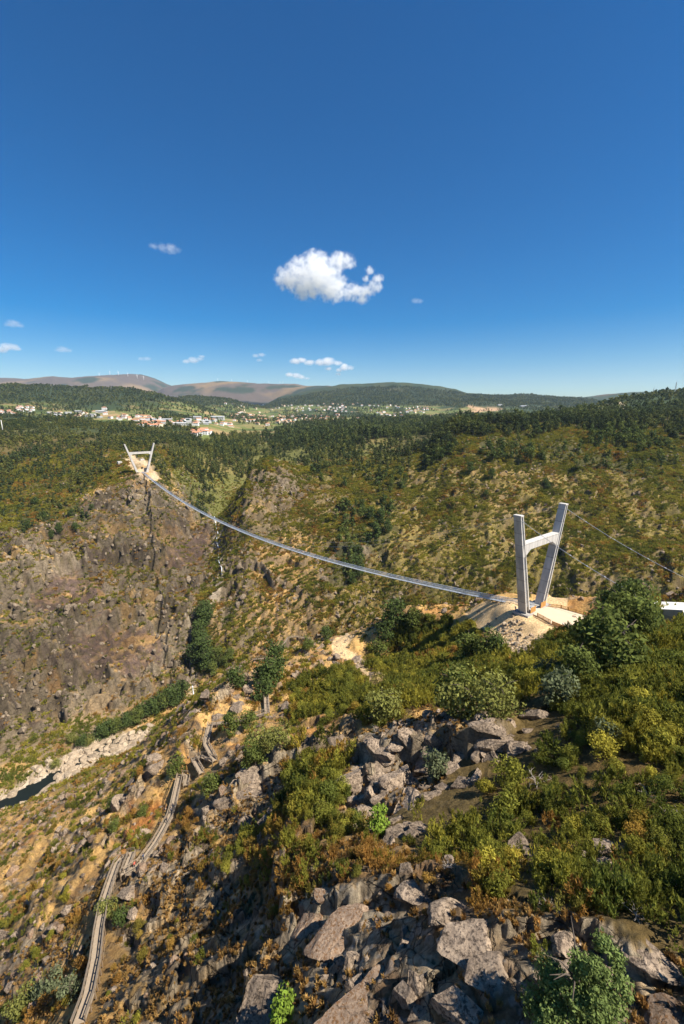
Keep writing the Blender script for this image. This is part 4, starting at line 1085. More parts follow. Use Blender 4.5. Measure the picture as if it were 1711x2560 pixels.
KIND = {
 'oak': [tree_kind(10 + i, 7.5, 6.5, 'oak', 1500, .36, 16, .32, .2, 7, .24) for i in range(3)],
 'dark': [tree_kind(20 + i, 7.5, 6.0, 'oak_dark', 1400, .36, 15, .22, .2, 6, .25) for i in range(3)],
 'pale': [tree_kind(30 + i, 5.0, 6.0, 'willow', 1500, .26, 14, .2, .14, 8, .24) for i in range(2)],
 'bright': [tree_kind(40 + i, 4.2, 2.6, 'bright', 700, .24, 10, .15, .08, 5, .25) for i in range(2)],
 'grey': [tree_kind(50 + i, 4.5, 4.0, 'grey_leaf', 900, .25, 12, .2, .12, 6, .24) for i in range(2)],
 'tan': [tree_kind(60, 4.2, 5.0, 'tan_leaf', 900, .2, 12, .2, .1, 8, .25)],
 'green_big': [big_tree()],
}
def tree(kind, px, py, scale, label, group=None, name='tree', sx=1.0, cat='tree', lift=0.0):
    ks = KIND[kind]; tm, cm = ks[rnd.randrange(len(ks))]
    p = hit(px, py); t = thing(name, label, cat, p + Vector((0, 0, lift)), rnd.uniform(0, 6.28), group)
    t.scale = (scale * sx, scale * sx, scale)
    inst('trunk', tm, t); inst('crown', cm, t)
    return t
OAKG = 'scattered oaks around the tower terrace'
T = [
 ('oak',1505,1622,1.55,'dark green oak standing at the open side of the terrace'),('oak',1535,1585,1.55,'broad oak behind the one at the terrace'),
 ('oak',1480,1690,1.60,'oak on the slope below the terrace oak'),('dark',1540,1565,1.65,None),('oak',1580,1560,1.50,None),('oak',1575,1615,1.50,None),('dark',1600,1600,1.35,None),('oak',1430,1715,1.00,None),
 ('dark',1550,1545,1.40,None),('oak',1530,1550,1.40,None),('dark',1570,1535,1.50,None),('oak',1530,1690,1.50,None),
]
for k, x, y, s, lb in T:
    tree(k, x, y, s, lb or 'dark green oak in the grove between terrace and anchor block', 'oaks of the grove between terrace and anchor block' if not lb else None, 'oak_tree')
for k, x, y, s, lb, nm in [
 ('dark',985,1570,2.03,'tall dark oak on the crest beside the sandy clearing','oak_tree'),('dark',965,1600,1.58,'round oak at the right edge of the sandy clearing','oak_tree'),
 ('oak',950,1650,1.27,'smaller oak leaning over the steep path below the clearing','oak_tree'),('oak',1040,1575,1.20,'oak on the crest between clearing and sandy mound','oak_tree'),
 ('oak',1165,1660,1.42,'slim oak in the tower shadow on the green slope','oak_tree'),('oak',1220,1650,1.35,'oak nearest the rubble slope under the terrace','oak_tree'),('dark',1240,1645,1.12,'small dark oak squeezed against the rubble slope','oak_tree'),
 ('pale',1165,1800,1.65,'wide pale green tree above the boulders','tree'),('pale',1240,1790,1.27,'pale green tree next to the wide one above the boulders','tree'),('oak',1130,1780,1.05,'darker tree behind the wide pale one','tree'),
 ('grey',1385,1770,1.50,'slim grey-green tree rising from the heath','tree'),('grey',1365,1700,1.20,'grey-green sapling below the terrace oaks','tree'),
 ('pale',955,1800,1.42,'round light green bush by the path down from the clearing','bush'),('tan',945,1735,1.50,'bare tan-leaved bush above the round light green one','bush'),
 ('pale',660,1890,1.50,'yellow-green tree in the hollow beside the stair landing','tree'),('pale',700,1870,1.05,'smaller yellow-green tree beside the hollow','tree'),('oak',640,1920,0.90,'low green bush under the yellow-green tree','bush'),
 ('dark',675,1720,1.72,'round oak overhanging the steep stairs','oak_tree'),('dark',690,1672,1.58,'oak standing above the round one at the stairs','oak_tree'),('dark',660,1745,1.12,'small oak at the top of the steep stairs','oak_tree'),
 ('dark',815,1600,1.12,'dark tree beside the viewing deck','tree'),('oak',770,1625,0.90,'small tree below the upper boardwalk','tree'),
 ('oak',575,1835,0.90,'small green tree by the level boardwalk','tree'),('oak',625,1820,0.83,'bushy sapling on the level boardwalk','tree'),('dark',590,1720,1.20,'dark bush on the rocky crest','bush'),
 ('oak',530,1985,0.80,'green bush on the slope beside the middle stairs','bush'),('oak',445,1945,0.83,'tree beside the upper end of the long stairs','tree'),
 ('pale',270,2290,0.75,'olive bush half hiding the boardwalk','bush'),('dark',305,2310,0.50,'dark green bush right beside the boardwalk','bush'),
 ('bright',942,2080,1.00,'upright bright green tree under the dark outcrop','tree'),('bright',715,2545,0.75,'vivid light green sapling in the shaded gap by the big boulder','tree'),
 ('grey',1510,1870,0.83,'grey-green bush in the heath above the lone boulder','bush'),('grey',1090,1950,1.12,'grey-green bush growing out of the outcrop','bush'),
 ('bright',1400,2200,0.40,'small light green shrub in the heath','bush'),
 ('green_big',1420,2570,.84,'big grey-green tree filling the gap between the foreground rocks','tree'),
 ('grey',180,2500,0.90,'grey-green bush beside the lower boardwalk','bush'),('grey',130,2480,1.10,'grey-green tree left of the lower boardwalk','tree'),('pale',60,2540,1.00,'olive bush at the foot of the slope','bush'),
 ('oak',290,2080,0.50,'bush below the rocky spur','bush'),('oak',360,2040,0.50,'bush beside the rusty ferns','bush'),('oak',285,2020,0.50,'bush on the rocky spur','bush'),
 ]:
    tree(k, x, y, s, lb, None, nm, 1.0, 'bush' if nm == 'bush' else 'tree')
# riverside and ravine trees
for k, x, y, s in [('pale',225,1862,1.0),('dark',258,1848,1.2),('oak',290,1832,1.1),('dark',318,1818,1.3),('oak',345,1806,1.2),('dark',380,1788,1.4),('oak',415,1772,1.4),('dark',440,1758,1.5),('oak',530,1690,1.2),('oak',560,1670,1.0),('dark',210,1865,1.0),('grey',240,1850,1.2),('dark',275,1835,1.3),('grey',305,1820,1.3),('grey',330,1805,1.5),('dark',360,1795,1.3),('dark',400,1775,1.5),('dark',430,1760,1.7),('dark',455,1745,1.6),
                   ('dark',490,1660,2.0),('dark',510,1650,2.2),('dark',500,1625,1.9),('dark',520,1670,1.8),('oak',545,1660,1.4),('dark',505,1565,2.0),('dark',515,1545,1.9),('dark',500,1600,1.8),('oak',575,1650,1.1),('pale',180,1855,1.0),('pale',140,1920,.9)]:
    low = y > 1740
    tree(k, x, y, s * 1.45, 'dark green tree on the far river bank' if low else 'dark green tree in the mouth of the ravine', 'trees along the far river bank' if low else 'trees in the ravine mouth', 'riverside_tree')
# ------------------------------------------------------------------ scattering helper
proto_cols = {}
def proto(colname, meshes):
    c = bpy.data.collections.new(colname)
    for i, m in enumerate(meshes):
        o = bpy.data.objects.new('%s_%02d' % (colname, i), m); c.objects.link(o)
    proto_cols[colname] = c; return c
def scatter(name, coll, pts, rots, scl, idx, tint, label=None):
    m = bpy.data.meshes.new(name); k = len(pts)
    m.vertices.add(k); m.vertices.foreach_set('co', np.ascontiguousarray(pts, dtype=np.float32).ravel())
    for nm, ty, dat in (('rot', 'FLOAT_VECTOR', rots), ('scl', 'FLOAT_VECTOR', scl), ('tint', 'FLOAT_VECTOR', tint)):
        a = m.attributes.new(nm, ty, 'POINT'); a.data.foreach_set('vector', np.ascontiguousarray(dat, dtype=np.float32).ravel())
    a = m.attributes.new('idx', 'INT', 'POINT'); a.data.foreach_set('value', np.ascontiguousarray(idx, dtype=np.int32))
    m.update()
    o = bpy.data.objects.new(name, m); COL.objects.link(o); o['kind'] = 'stuff'
    if label: o['label'] = label
    g = bpy.data.node_groups.new(name, 'GeometryNodeTree')
    g.interface.new_socket('Geometry', in_out='INPUT', socket_type='NodeSocketGeometry'); g.interface.new_socket('Geometry', in_out='OUTPUT', socket_type='NodeSocketGeometry')
    gi = g.nodes.new('NodeGroupInput'); go = g.nodes.new('NodeGroupOutput'); ip = g.nodes.new('GeometryNodeInstanceOnPoints')
    ci = g.nodes.new('GeometryNodeCollectionInfo'); ci.inputs['Collection'].default_value = coll; ci.inputs['Separate Children'].default_value = True; ci.inputs['Reset Children'].default_value = True
    def na(nm, ty):
        q = g.nodes.new('GeometryNodeInputNamedAttribute'); q.data_type = ty; q.inputs['Name'].default_value = nm; return q.outputs['Attribute']
    e2r = g.nodes.new('FunctionNodeEulerToRotation')
    g.links.new(na('rot', 'FLOAT_VECTOR'), e2r.inputs[0])
    g.links.new(gi.outputs[0], ip.inputs['Points']); g.links.new(ci.outputs[0], ip.inputs['Instance']); ip.inputs['Pick Instance'].default_value = True
    g.links.new(na('idx', 'INT'), ip.inputs['Instance Index']); g.links.new(e2r.outputs[0], ip.inputs['Rotation']); g.links.new(na('scl', 'FLOAT_VECTOR'), ip.inputs['Scale'])
    g.links.new(ip.outputs[0], go.inputs[0])
    md = o.modifiers.new('scatter', 'NODES'); md.node_group = g
    return o
# cell areas of the fine sector
AREA = np.zeros(Z.shape); AREA[:-1, :] = (rows[1:] - rows[:-1])[:, None] * RR[:-1, :] * (fine[1] - fine[0])
AREA *= np.sqrt(1 + np.minimum(SL, 1.6) ** 2)
AREA[:, NF - 1:] = 0
VIS = ((PX > -260) & (PX < 1970) & (PY < 2900) & (CC > 8)) | ((CC > 3) & (CC < 140) & (PX > -700) & (PX < 3400) & (PY < 4200))
def sample(dens):
    """random ground points, expected number per square metre of surface = dens"""
    lam = np.where(VIS, dens * AREA, 0); lam[-1] = 0
    k = rng.poisson(lam); i, j = np.nonzero(k); rep = k[i, j]
    i = np.repeat(i, rep); j = np.repeat(j, rep)
    a, b = rng.random(len(i)), rng.random(len(i))
    lerp = lambda A: (A[i, j] * (1 - a) * (1 - b) + A[i + 1, j] * a * (1 - b) + A[i, j + 1] * (1 - a) * b + A[i + 1, j + 1] * a * b)
    return np.stack([lerp(X), lerp(Y), lerp(Z)], -1), i, j
def rotz(k, tilt=.15):
    return np.stack([rng.normal(0, tilt, k), rng.normal(0, tilt, k), rng.random(k) * 6.283], -1)

OUTC = soften(zone([[(870,1900),(1000,1840),(1150,1790),(1350,1770),(1370,1850),(1250,1930),(1180,2000),(1080,2090),(960,2120),(880,2010)]], near), 3)
# heath bushes: clusters of upright plumes
def heath_mesh(seed, plumes, per, size, mat, hgt=1.0, spread=.5):
    r_ = np.random.default_rng(seed); V = []
    for p in range(plumes):
        a = r_.random() * 6.283; rr_ = spread * math.sqrt(r_.random()); bx, by = rr_ * math.cos(a), rr_ * math.sin(a)
        lean = np.array([bx * .7, by * .7, 1.0]); lean /= np.linalg.norm(lean); ph = hgt * (.6 + .5 * r_.random()) * (1 - .35 * rr_ / spread)
        for k in range(per):
            q = .12 + .88 * r_.random() ** .7; c = np.array([bx, by, 0]) + lean * ph * q
            d = r_.normal(size=3); d[2] = abs(d[2]) * .6 + .55; d /= np.linalg.norm(d); d = d * .75 + lean * .5
            wv_ = np.cross(d, r_.normal(size=3)); wv_ /= np.linalg.norm(wv_) + 1e-6
            L = size * (.7 + .6 * r_.random()); rad = .16 * (1.15 - q) * hgt
            c = c + r_.normal(size=3) * rad * .6
            V += [c - wv_ * size * .22, c + wv_ * size * .22, c + d * L]
    V = np.array(V); return np_mesh('bush', V, np.arange(len(V)).reshape(-1, 3), mat)
def round_bush(seed, n_, ls):
    v, f = leaf_cloud(rblobs(seed, 9, .42, .12, .78, .27), n_, ls, seed, .6, 2.2)
    return np_mesh('bush', v, f, M['heath'])
near_bush = proto('heath_bush_near', [heath_mesh(200 + i, 17, 52, .125, M['heath'], 1.0, .5) for i in range(3)] + [heath_mesh(205, 9, 40, .12, M['heath'], 1.25, .42), round_bush(206, 1300, .042), round_bush(207, 1200, .046), heath_mesh(208, 8, 22, .13, M['heath'], .75, .6)])
mid_bush = proto('heath_bush_mid', [heath_mesh(230 + i, 8, 12, .42, M['heath'], .9, .55) for i in range(4)])
tuft = proto('grass_tuft', [heath_mesh(250 + i, 5, 12, .34, M['tuft'], .3, .22) for i in range(3)])
OL, YG, BR, DG, OC = c3(.110, .112, .020), c3(.195, .170, .026), c3(.20, .105, .030), c3(.060, .074, .016), c3(.27, .165, .022)
def tints(pts, brown, seed, bright=1.0):
    k = len(pts); x, y = pts[:, 0], pts[:, 1]
    nz = fbm(x / 11, y / 11, seed, 3) + .5 * rng.normal(size=k) * .5; nb = fbm(x / 17, y / 17, seed + 9, 3) + .35 * rng.normal(size=k)
    c = OL + (YG - OL) * sstep(-.2, .75, nz)[:, None]
    c = c + (DG - c) * (sstep(.25, .6, -nz) * .8)[:, None]
    c = c + (OC - c) * (sstep(.35, .8, nb + brown * .3) * .5)[:, None]
    c = c + (BR - c) * np.clip(sstep(.1, .7, nb + brown - .35) * .85, 0, 1)[:, None]
    return c * (bright * (.8 + .4 * rng.random(k)))[:, None]
bare = np.clip(SAND * 1.3 + (walk_d < 2.0) * 1.0, 0, 1)
rockbare = SLAB * sstep(-.35, .1, n2)
B = [
 (930,2500,340,260,'huge rounded boulder with brown lichen in the foreground',1,.55),(690,2500,200,170,'dark boulder in the shade beside the huge one',0,.4),(770,2330,110,170,'tall split boulder above the huge one',1,.4),
 (860,2340,240,110,'broad lichen slab above the huge rounded boulder',1,.62),(1010,2480,60,120,'upright slab leaning against the huge boulder',0,.3),(1040,2450,40,90,'narrow upright slab beside the leaning one',0,.3),(1050,2530,80,110,'pale boulder below the leaning slab',0,.4),
 (1210,2370,170,130,'dark angular boulder behind the big grey-green tree',0,.4),(1150,2510,150,170,'grey boulder in the gap left of the big tree',0,.4),(1250,2440,130,130,'angular rock split by a crack beside the big tree',0,.45),
 (1450,2400,160,120,'cracked grey rock right of the big tree',0,.4),(1540,2450,230,120,'long ribbed slab sloping away right of the big tree',0,.55),(1420,2370,80,80,'wedge of rock above the cracked grey one',0,.4),(1560,2545,140,90,'boulder with tan stains under the ribbed slab',0,.4),(1640,2390,120,80,'low rocks among the heath right of the slab',0,.45),(1660,2540,120,90,'rock with tan grass at its foot beyond the ribbed slab',1,.4),
 (1060,2240,150,70,'flat white-crusted slab in the brown heath',0,.45),(1120,2290,110,80,'blocky rock under the white-crusted slab',0,.4),(1310,2110,70,50,'small rock ledge in the middle of the heath',0,.4),(1330,2140,60,45,'second small ledge in the middle of the heath',0,.4),
 (1515,2130,62,85,'lone pale pointed boulder standing in the heath',0,.25),(1470,2140,50,35,'small rock left of the lone pointed boulder',0,.4),(1545,2120,36,36,'small rock right of the lone pointed boulder',0,.35),(1510,2160,35,28,'stone at the foot of the lone pointed boulder',0,.35),
 (1330,1785,70,40,'flat-topped boulder at the top of the outcrop row',0,.35),(1215,1815,75,50,'grey domed boulder under the wide pale tree',0,.35),(1170,1810,45,45,'boulder beside the domed one',0,.35),(1320,1830,34,42,'small round boulder at the outcrop row',0,.25),
 (1225,1850,90,45,'dark slab below the domed boulder',0,.4),(1285,1880,65,65,'smooth egg-shaped boulder at the end of the row',0,.3),(1330,1870,80,60,'sloping bare slab next to the egg-shaped boulder',0,.5),(1235,1890,55,75,'split upright rock in the row',0,.35),(1195,1895,45,70,'leaning rock next to the split one',0,.35),(1150,1895,75,75,'blocky dark boulder with white lichen in the row',0,.4),
 (1190,1945,50,70,'pillar of rock under the row',0,.4),(1155,1960,70,80,'rock buttress with brown stain under the row',0,.4),(1090,1890,60,70,'pale boulder in the row left of the blocky dark one',0,.4),(1070,1920,50,60,'boulder stacked on the dark outcrop',0,.4),
 (1000,1960,110,130,'big dark outcrop block with orange streaks',0,.4),(1040,2000,90,120,'dark outcrop block above the bright green tree',0,.45),(960,1930,60,80,'dark block at the left end of the outcrop',0,.4),
 (890,1955,80,90,'pale sunlit boulder left of the dark outcrop',0,.35),(930,1990,40,60,'rock wedge right of the pale sunlit boulder',0,.35),(985,1860,45,40,'boulder on the rim above the pale sunlit one',0,.35),(1010,1840,40,45,'boulder on the rim behind',0,.35),
 (1000,2090,100,60,'pale broken ledge beside the bright green tree',0,.4),(980,2110,40,60,'upright stone at the broken ledge',0,.35),(1045,2080,50,50,'block at the end of the broken ledge',0,.35),
 (845,1860,40,62,'tall pale boulder by the hollow with the yellow-green tree',0,.3),(640,1945,80,50,'pale rock rib above the dark gully',0,.4),(600,1985,90,60,'rock rib with a dark cave below',0,.4),(570,2010,60,70,'dark rock in the gully below the ribs',0,.4),(615,2065,45,55,'pale rounded boulder under the ribs',0,.35),
 (720,1770,26,40,'leaning slab beside the steep stairs',0,.3),(560,1910,26,34,'round boulder at the stair corner',0,.3),
 (325,2235,48,44,'round grooved boulder under the hairpin landing',0,.25),(335,2285,24,50,'pale pointed rock beside the boardwalk',0,.3),
 (350,1985,60,90,'upright grey crag below the long stairs',0,.4),(330,1960,40,60,'crag behind the upright grey one',0,.4),(300,2010,50,60,'broken crag on the spur',0,.4),(395,1920,40,60,'crag beside the middle stairs',0,.4),
 (935,1690,45,38,'pale boulder at the foot of the steep path',0,.35),(900,1655,60,40,'rock step under the sandy clearing',0,.4),(840,1660,40,30,'grey rocks below the sandy clearing',0,.4),(880,1670,40,40,'block below the rock step',0,.4),
 (1330,1590,14,12,'large loose block on the rubble slope',0,.2),(1318,1594,12,11,'second loose block on the rubble slope',0,.2),
 (545,1790,40,40,'rock on the crest by the level boardwalk',0,.35),(600,1770,36,40,'rock beside the steep stairs',0,.35),(520,1740,30,40,'crag on the crest above the river',0,.35),(480,1790,40,50,'crag on the crest near the zigzag stairs',0,.35),(455,1770,36,40,'outermost crag on the crest above the river',0,.35),
]
# ground kept open in front of and around the big boulders
clear = np.ones(X.shape)
ni = np.nonzero(near & (CC < 200))
for x, y, w, h, lb, wm, sk in B:
    p = hit(x, y); c = p.y * CP - p.z * SP; r_ = w / F * c / 2
    d_ = np.hypot(X[ni] - p.x, Y[ni] - (p.y - .35 * r_)); cl = clear[ni]; clear[ni] = np.minimum(cl, .12 + .88 * sstep(r_ * .9, r_ * 1.5 + .5, d_))
# clearings keep the ground open round the big boulders
dn = near * sstep(13, 17, RR) * (1 - bare) * (1 - .65 * rockbare) * (1 - .62 * BEDROCK) * (HEATH * (1 - .8 * OUTC) * .68 * (.38 + .75 * sstep(-.35, .1, n2 + .4 * n3)) + (1 - HEATH) * (.07 + .62 * sstep(.0, .5, fN(7, 401) + .35 * n1) + .55 * BROWNH + .35 * (CC < 48) * (PX > 600)))
dn = dn * np.where(CC > 130, .8, 1.0) * np.clip(1.5 - SL * .45, .3, 1) * (1 - .85 * SCM * sstep(.9, 1.5, SL))
tdx = polydist(X, Y, [(loc2(0, 0).x, loc2(0, 0).y), (loc2(0, 22).x, loc2(0, 22).y)])
dn = dn * (tdx > 10) * clear
pts, i, j = sample(dn)
k = len(pts); hz = HEATH[i, j]
s0 = (.5 + 1.15 * rng.random(k) ** 1.6) * (1 + .3 * fbm(pts[:, 0] / 6, pts[:, 1] / 6, 413, 2)) * np.where(hz > .5, 1.85, .95) * np.clip(CC[i, j] / 45, .8, 1.25)
tt = 1.75 * tints(pts, .50 - .50 * hz + .32 * BROWNH[i, j], 411)
scatter('heath_bushes', near_bush, pts - np.array([0, 0, .08]), rotz(k), np.stack([s0 * 1.1, s0 * 1.1, s0 * (.85 + .4 * rng.random(k))], -1), rng.integers(0, 7, k), tt, 'green, olive and brown heath bushes covering the near slope')
cnt = {'heath': k}
pts, i, j = sample(near * (CC < 95) * (1 - HEATH) * (1 - bare) * (1 - .6 * rockbare) * 2.6 * sstep(-.3, .3, fN(4, 421)))
k = len(pts); s0 = .35 + .55 * rng.random(k)
tg = c3(.40, .25, .085) * (.7 + .5 * rng.random((k, 1))) + c3(-.12, -.09, -.03) * (rng.random((k, 1)) > .6)
scatter('dry_grass_tufts', tuft, pts, rotz(k), np.stack([s0] * 3, -1), rng.integers(0, 3, k), tg, 'straw-coloured dry grass tufts between the near rocks'); cnt['tuft'] = k
# gorge walls
wallm = gorge * (1 - FARSAND) * (1 - bankm)
green_r = sstep(820, 1000, PX)
dw = wallm * (1 - .8 * SCM * sstep(1.0, 1.6, SL)) * np.where((rdist < 110) & (PX < 480), .4, 1.0) * ((1 - led * .8) * (.16 + .34 * sstep(-.2, .3, n1 * .6 + fN(24, 403))) * (1 - .05 * CLIFF) * 1.6 * (1 - .45 * green_r) + green_r * .55 * sstep(-.1, .4, fN(13, 405) + .4 * n1) * (1 - .5 * led)) * (1 - .85 * DARKSLAB)
pts, i, j = sample(dw)
k = len(pts); s0 = (.8 + 1.1 * rng.random(k) ** 1.5) * 1.15
tt = 1.85 * tints(pts, .30 - .22 * green_r[i, j] + .10 * CLIFF[i, j], 431, 1.0)
scatter('gorge_shrubs', mid_bush, pts - np.array([0, 0, .1]), rotz(k), np.stack([s0 * 1.3, s0 * 1.3, s0], -1), rng.integers(0, 4, k), tt, 'low olive and rusty shrubs on the gorge walls'); cnt['gorge'] = k

# ------------------------------------------------------------------ rocks
def rock_mesh(seed, mat, sub=3, planes=8, flat=1.0, nz=.05):
    q = random.Random(seed); bm = bmesh.new(); bmesh.ops.create_icosphere(bm, subdivisions=sub, radius=1.0)
    pl = []
    for i in range(planes):
        d = Vector((q.gauss(0, 1), q.gauss(0, 1), q.gauss(0, .8))).normalized(); pl.append((d, q.uniform(.38, .78)))
    V = np.array([v.co for v in bm.verts])
    off_ = fbm(V[:, 0] * 1.6 + seed * 7.1, V[:, 1] * 1.6 + V[:, 2] * 1.3, seed, 4) + .5 * ridged(V[:, 0] * 2.2 + V[:, 2], V[:, 1] * 2.2 - V[:, 2] * 1.7, seed + 5, 4)
    for v, o_ in zip(bm.verts, off_):
        co = v.co.copy() * 1.05
        for d, t in pl:
            e = co.dot(d) - t
            if e > 0: co -= d * e * .96
        co *= 1 + nz * o_ * 2
        co.z *= flat; v.co = co
    m = bpy.data.meshes.new('rock'); bm.to_mesh(m); bm.free(); m.materials.append(mat)
    m.polygons.foreach_set('use_smooth', np.zeros(len(m.polygons), bool)); return m
small_rocks = proto('loose_rock', [rock_mesh(300 + i, M['rock'], 1, 7) for i in range(4)] + [rock_mesh(310 + i, M['rock_warm'], 1, 7) for i in range(2)])
pale_rocks = proto('river_stone', [rock_mesh(320 + i, M['rock_pale'], 2, 7) for i in range(5)])
# stones on the gorge walls
gorge_rk = proto('gorge_rock', [rock_mesh(360 + i, M['rock_cliff'], 2, 8) for i in range(6)])
pts, i, j = sample(wallm * (.008 + .040 * sstep(.1, .5, fN(26, 441)) * (1 - .5 * CLIFF)))
k = len(pts); s0 = .5 + 1.5 * rng.random(k) ** 2.2
scatter('gorge_rocks', gorge_rk, pts, rotz(k, .5), np.stack([s0 * (.8 + .5 * rng.random(k)), s0, s0 * (.8 + .8 * rng.random(k))], -1), rng.integers(0, 6, k), np.ones((k, 3)), 'broken grey rocks strewn over the gorge walls'); cnt['grock'] = k
pts, i, j = sample(near * (1 - SAND) * (1 - HEATH * .93) * (walk_d > 2.5) * (.03 + .16 * sstep(.1, .5, streak_n + .5 * n2)))
k = len(pts); s0 = (.18 + .75 * rng.random(k) ** 2.5) * np.clip(CC[i, j] / 60, .6, 1.5)
scatter('near_rocks', small_rocks, pts, rotz(k, .5), np.stack([s0 * 1.2, s0, s0 * (.7 + .8 * rng.random(k))], -1), rng.integers(0, 6, k), np.ones((k, 3)), 'loose grey rocks scattered over the near slope'); cnt['nrock'] = k
RUB = soften(zone([[(1250,1570),(1360,1575),(1420,1580),(1390,1620),(1340,1650),(1285,1660),(1255,1620)]], near), 2)
pts, i, j = sample(RUB * .9 + near * (SAND > .4) * (PX < 1330) * .05 + (tdx < 0))
k = len(pts); s0 = .2 + .75 * rng.random(k) ** 2.5
scatter('terrace_rubble', pale_rocks, pts, rotz(k, .6), np.stack([s0 * 1.1, s0, s0 * .8], -1), rng.integers(0, 5, k), np.ones((k, 3)), 'pale rubble tipped down the slope below the terrace'); cnt['rub'] = k
pts, i, j = sample((bankm * .16 + .22 * (rdist < 10) * (X > -195) * (RR < 480)) * (bed < .4) * (PX < 520))
k = len(pts); s0 = .6 + 2.6 * rng.random(k) ** 2.2
scatter('river_stones', pale_rocks, pts, rotz(k, .3), np.stack([s0 * 1.25, s0, s0 * .7], -1), rng.integers(0, 5, k), np.ones((k, 3)), 'pale boulders and shingle lining the river bed'); cnt['rstone'] = k
# upright slabs and ribs of the cliff faces
slab_rocks = proto('cliff_slab', [rock_mesh(330 + i, M['rock_cliff'], 3, 9, nz=.07) for i in range(5)])
pts, i, j = sample(wallm * (.022 * CLIFF + .010 * CRAG) * (1 - .8 * DARKSLAB) * sstep(-.15, .25, fN(30, 443)) )
k = len(pts); s0 = 1.0 + 2.6 * rng.random(k) ** 1.8
yaw = math.atan2(LAT.y, LAT.x) + rng.normal(0, .35, k)
scatter('cliff_slabs', slab_rocks, pts - np.array([0, 0, .3]), np.stack([rng.normal(.35, .2, k), rng.normal(0, .2, k), yaw], -1), np.stack([s0 * (.6 + .6 * rng.random(k)), s0 * .75, s0 * (.9 + .9 * rng.random(k))], -1), rng.integers(0, 5, k), np.ones((k, 3)), 'jointed grey-brown rock slabs standing out of the cliff faces'); cnt['slab'] = k
# countable boulders
BM = [rock_mesh(340 + i, M['rock'], 5, 10, nz=.06) for i in range(7)]; BW = [rock_mesh(350 + i, M['rock_warm'], 5, 10, nz=.06) for i in range(4)]
def boulder(px, py, wpx, hpx, label, group=None, warm=False, sink=.35, deep=1.0, yaw=None, k=None, lean=0.12):
    p = hit(px, py); c = p.y * CP - p.z * SP
    w = wpx / F * c / 2; h = hpx / F * c / 2 * (.55 if py > 2180 else .8)
    m = (BW if warm else BM); m = m[(k if k is not None else rnd.randrange(len(m))) % len(m)]
    o = bpy.data.objects.new('boulder', m); COL.objects.link(o)
    o.scale = (w * 1.25, (w + h) / 2 * 1.1 * deep, h * 1.15); o.location = p + Vector((0, 0, h * (.42 - 2 * sink)))
    o.rotation_euler = (rnd.gauss(0, lean), rnd.gauss(0, lean), yaw if yaw is not None else rnd.uniform(-.5, .5))
    return tag(o, label, 'boulder', group)
for x, y, w, h, lb, wm, sk in B: boulder(x, y, w, h, lb, None, bool(wm), sk)
bp_, bi, bj = sample(near * (1 - SAND) * (1 - HEATH * .97) * (walk_d > 3.5) * (CC > 30) * (CC < 230) * (.004 + .05 * sstep(.15, .5, streak_n + .6 * n2)) * .5)
order = rng.permutation(len(bp_))[:110]
for q in order:
    p = Vector(bp_[q]); c = p.y * CP - p.z * SP
    s = rnd.uniform(.5, 1.3) * min(max(c / 70, .7), 1.6)
    m = (BM + BW)[rnd.randrange(11)]
    lowside = CC[bi[q], bj[q]] > 95
    o = bpy.data.objects.new('rock', m); COL.objects.link(o); o.location = p; o.scale = (s * rnd.uniform(.9, 1.6), s, s * rnd.uniform(.7, 1.3)); o.rotation_euler = (rnd.gauss(0, .25), rnd.gauss(0, .25), rnd.uniform(-1, 1))
    tag(o, 'grey angular rock on the slope around the boardwalk' if lowside else 'grey lichen-spotted rock between the heath bushes', 'rock', 'rocks on the boardwalk slope' if lowside else 'rocks between the heath bushes')

# the outcrop row: blocks packed along the rim
bp_, bi, bj = sample(OUTC * .09)
for q in rng.permutation(len(bp_))[:55]:
    p = Vector(bp_[q]); s = rnd.uniform(.55, 1.5)
    o = bpy.data.objects.new('rock', BM[rnd.randrange(7)]); COL.objects.link(o); s *= 1.25; o.location = p - Vector((0, 0, .45 * s)); o.scale = (s * rnd.uniform(1.0, 1.8), s, s * rnd.uniform(.7, 1.1)); o.rotation_euler = (rnd.gauss(.1, .15), rnd.gauss(0, .15), -.5 + rnd.gauss(0, .25))
    tag(o, 'grey block packed into the rocky outcrop below the wide pale tree', 'rock', 'blocks of the rocky outcrop')
SLF = SLAB * (CC < 50)
bp_, bi, bj = sample(SLF * clear * .35)
for q in rng.permutation(len(bp_))[:60]:
    p = Vector(bp_[q]); s = rnd.uniform(.18, .62)
    o = bpy.data.objects.new('rock', (BM + BW)[rnd.randrange(11)]); COL.objects.link(o); o.location = p; o.scale = (s * rnd.uniform(1, 1.8), s * 1.1, s * rnd.uniform(.5, 1.0)); o.rotation_euler = (rnd.gauss(0, .25), rnd.gauss(0, .25), rnd.uniform(-1, 1))
    tag(o, 'small rock lying between the foreground boulders', 'rock', 'small rocks between the foreground boulders')
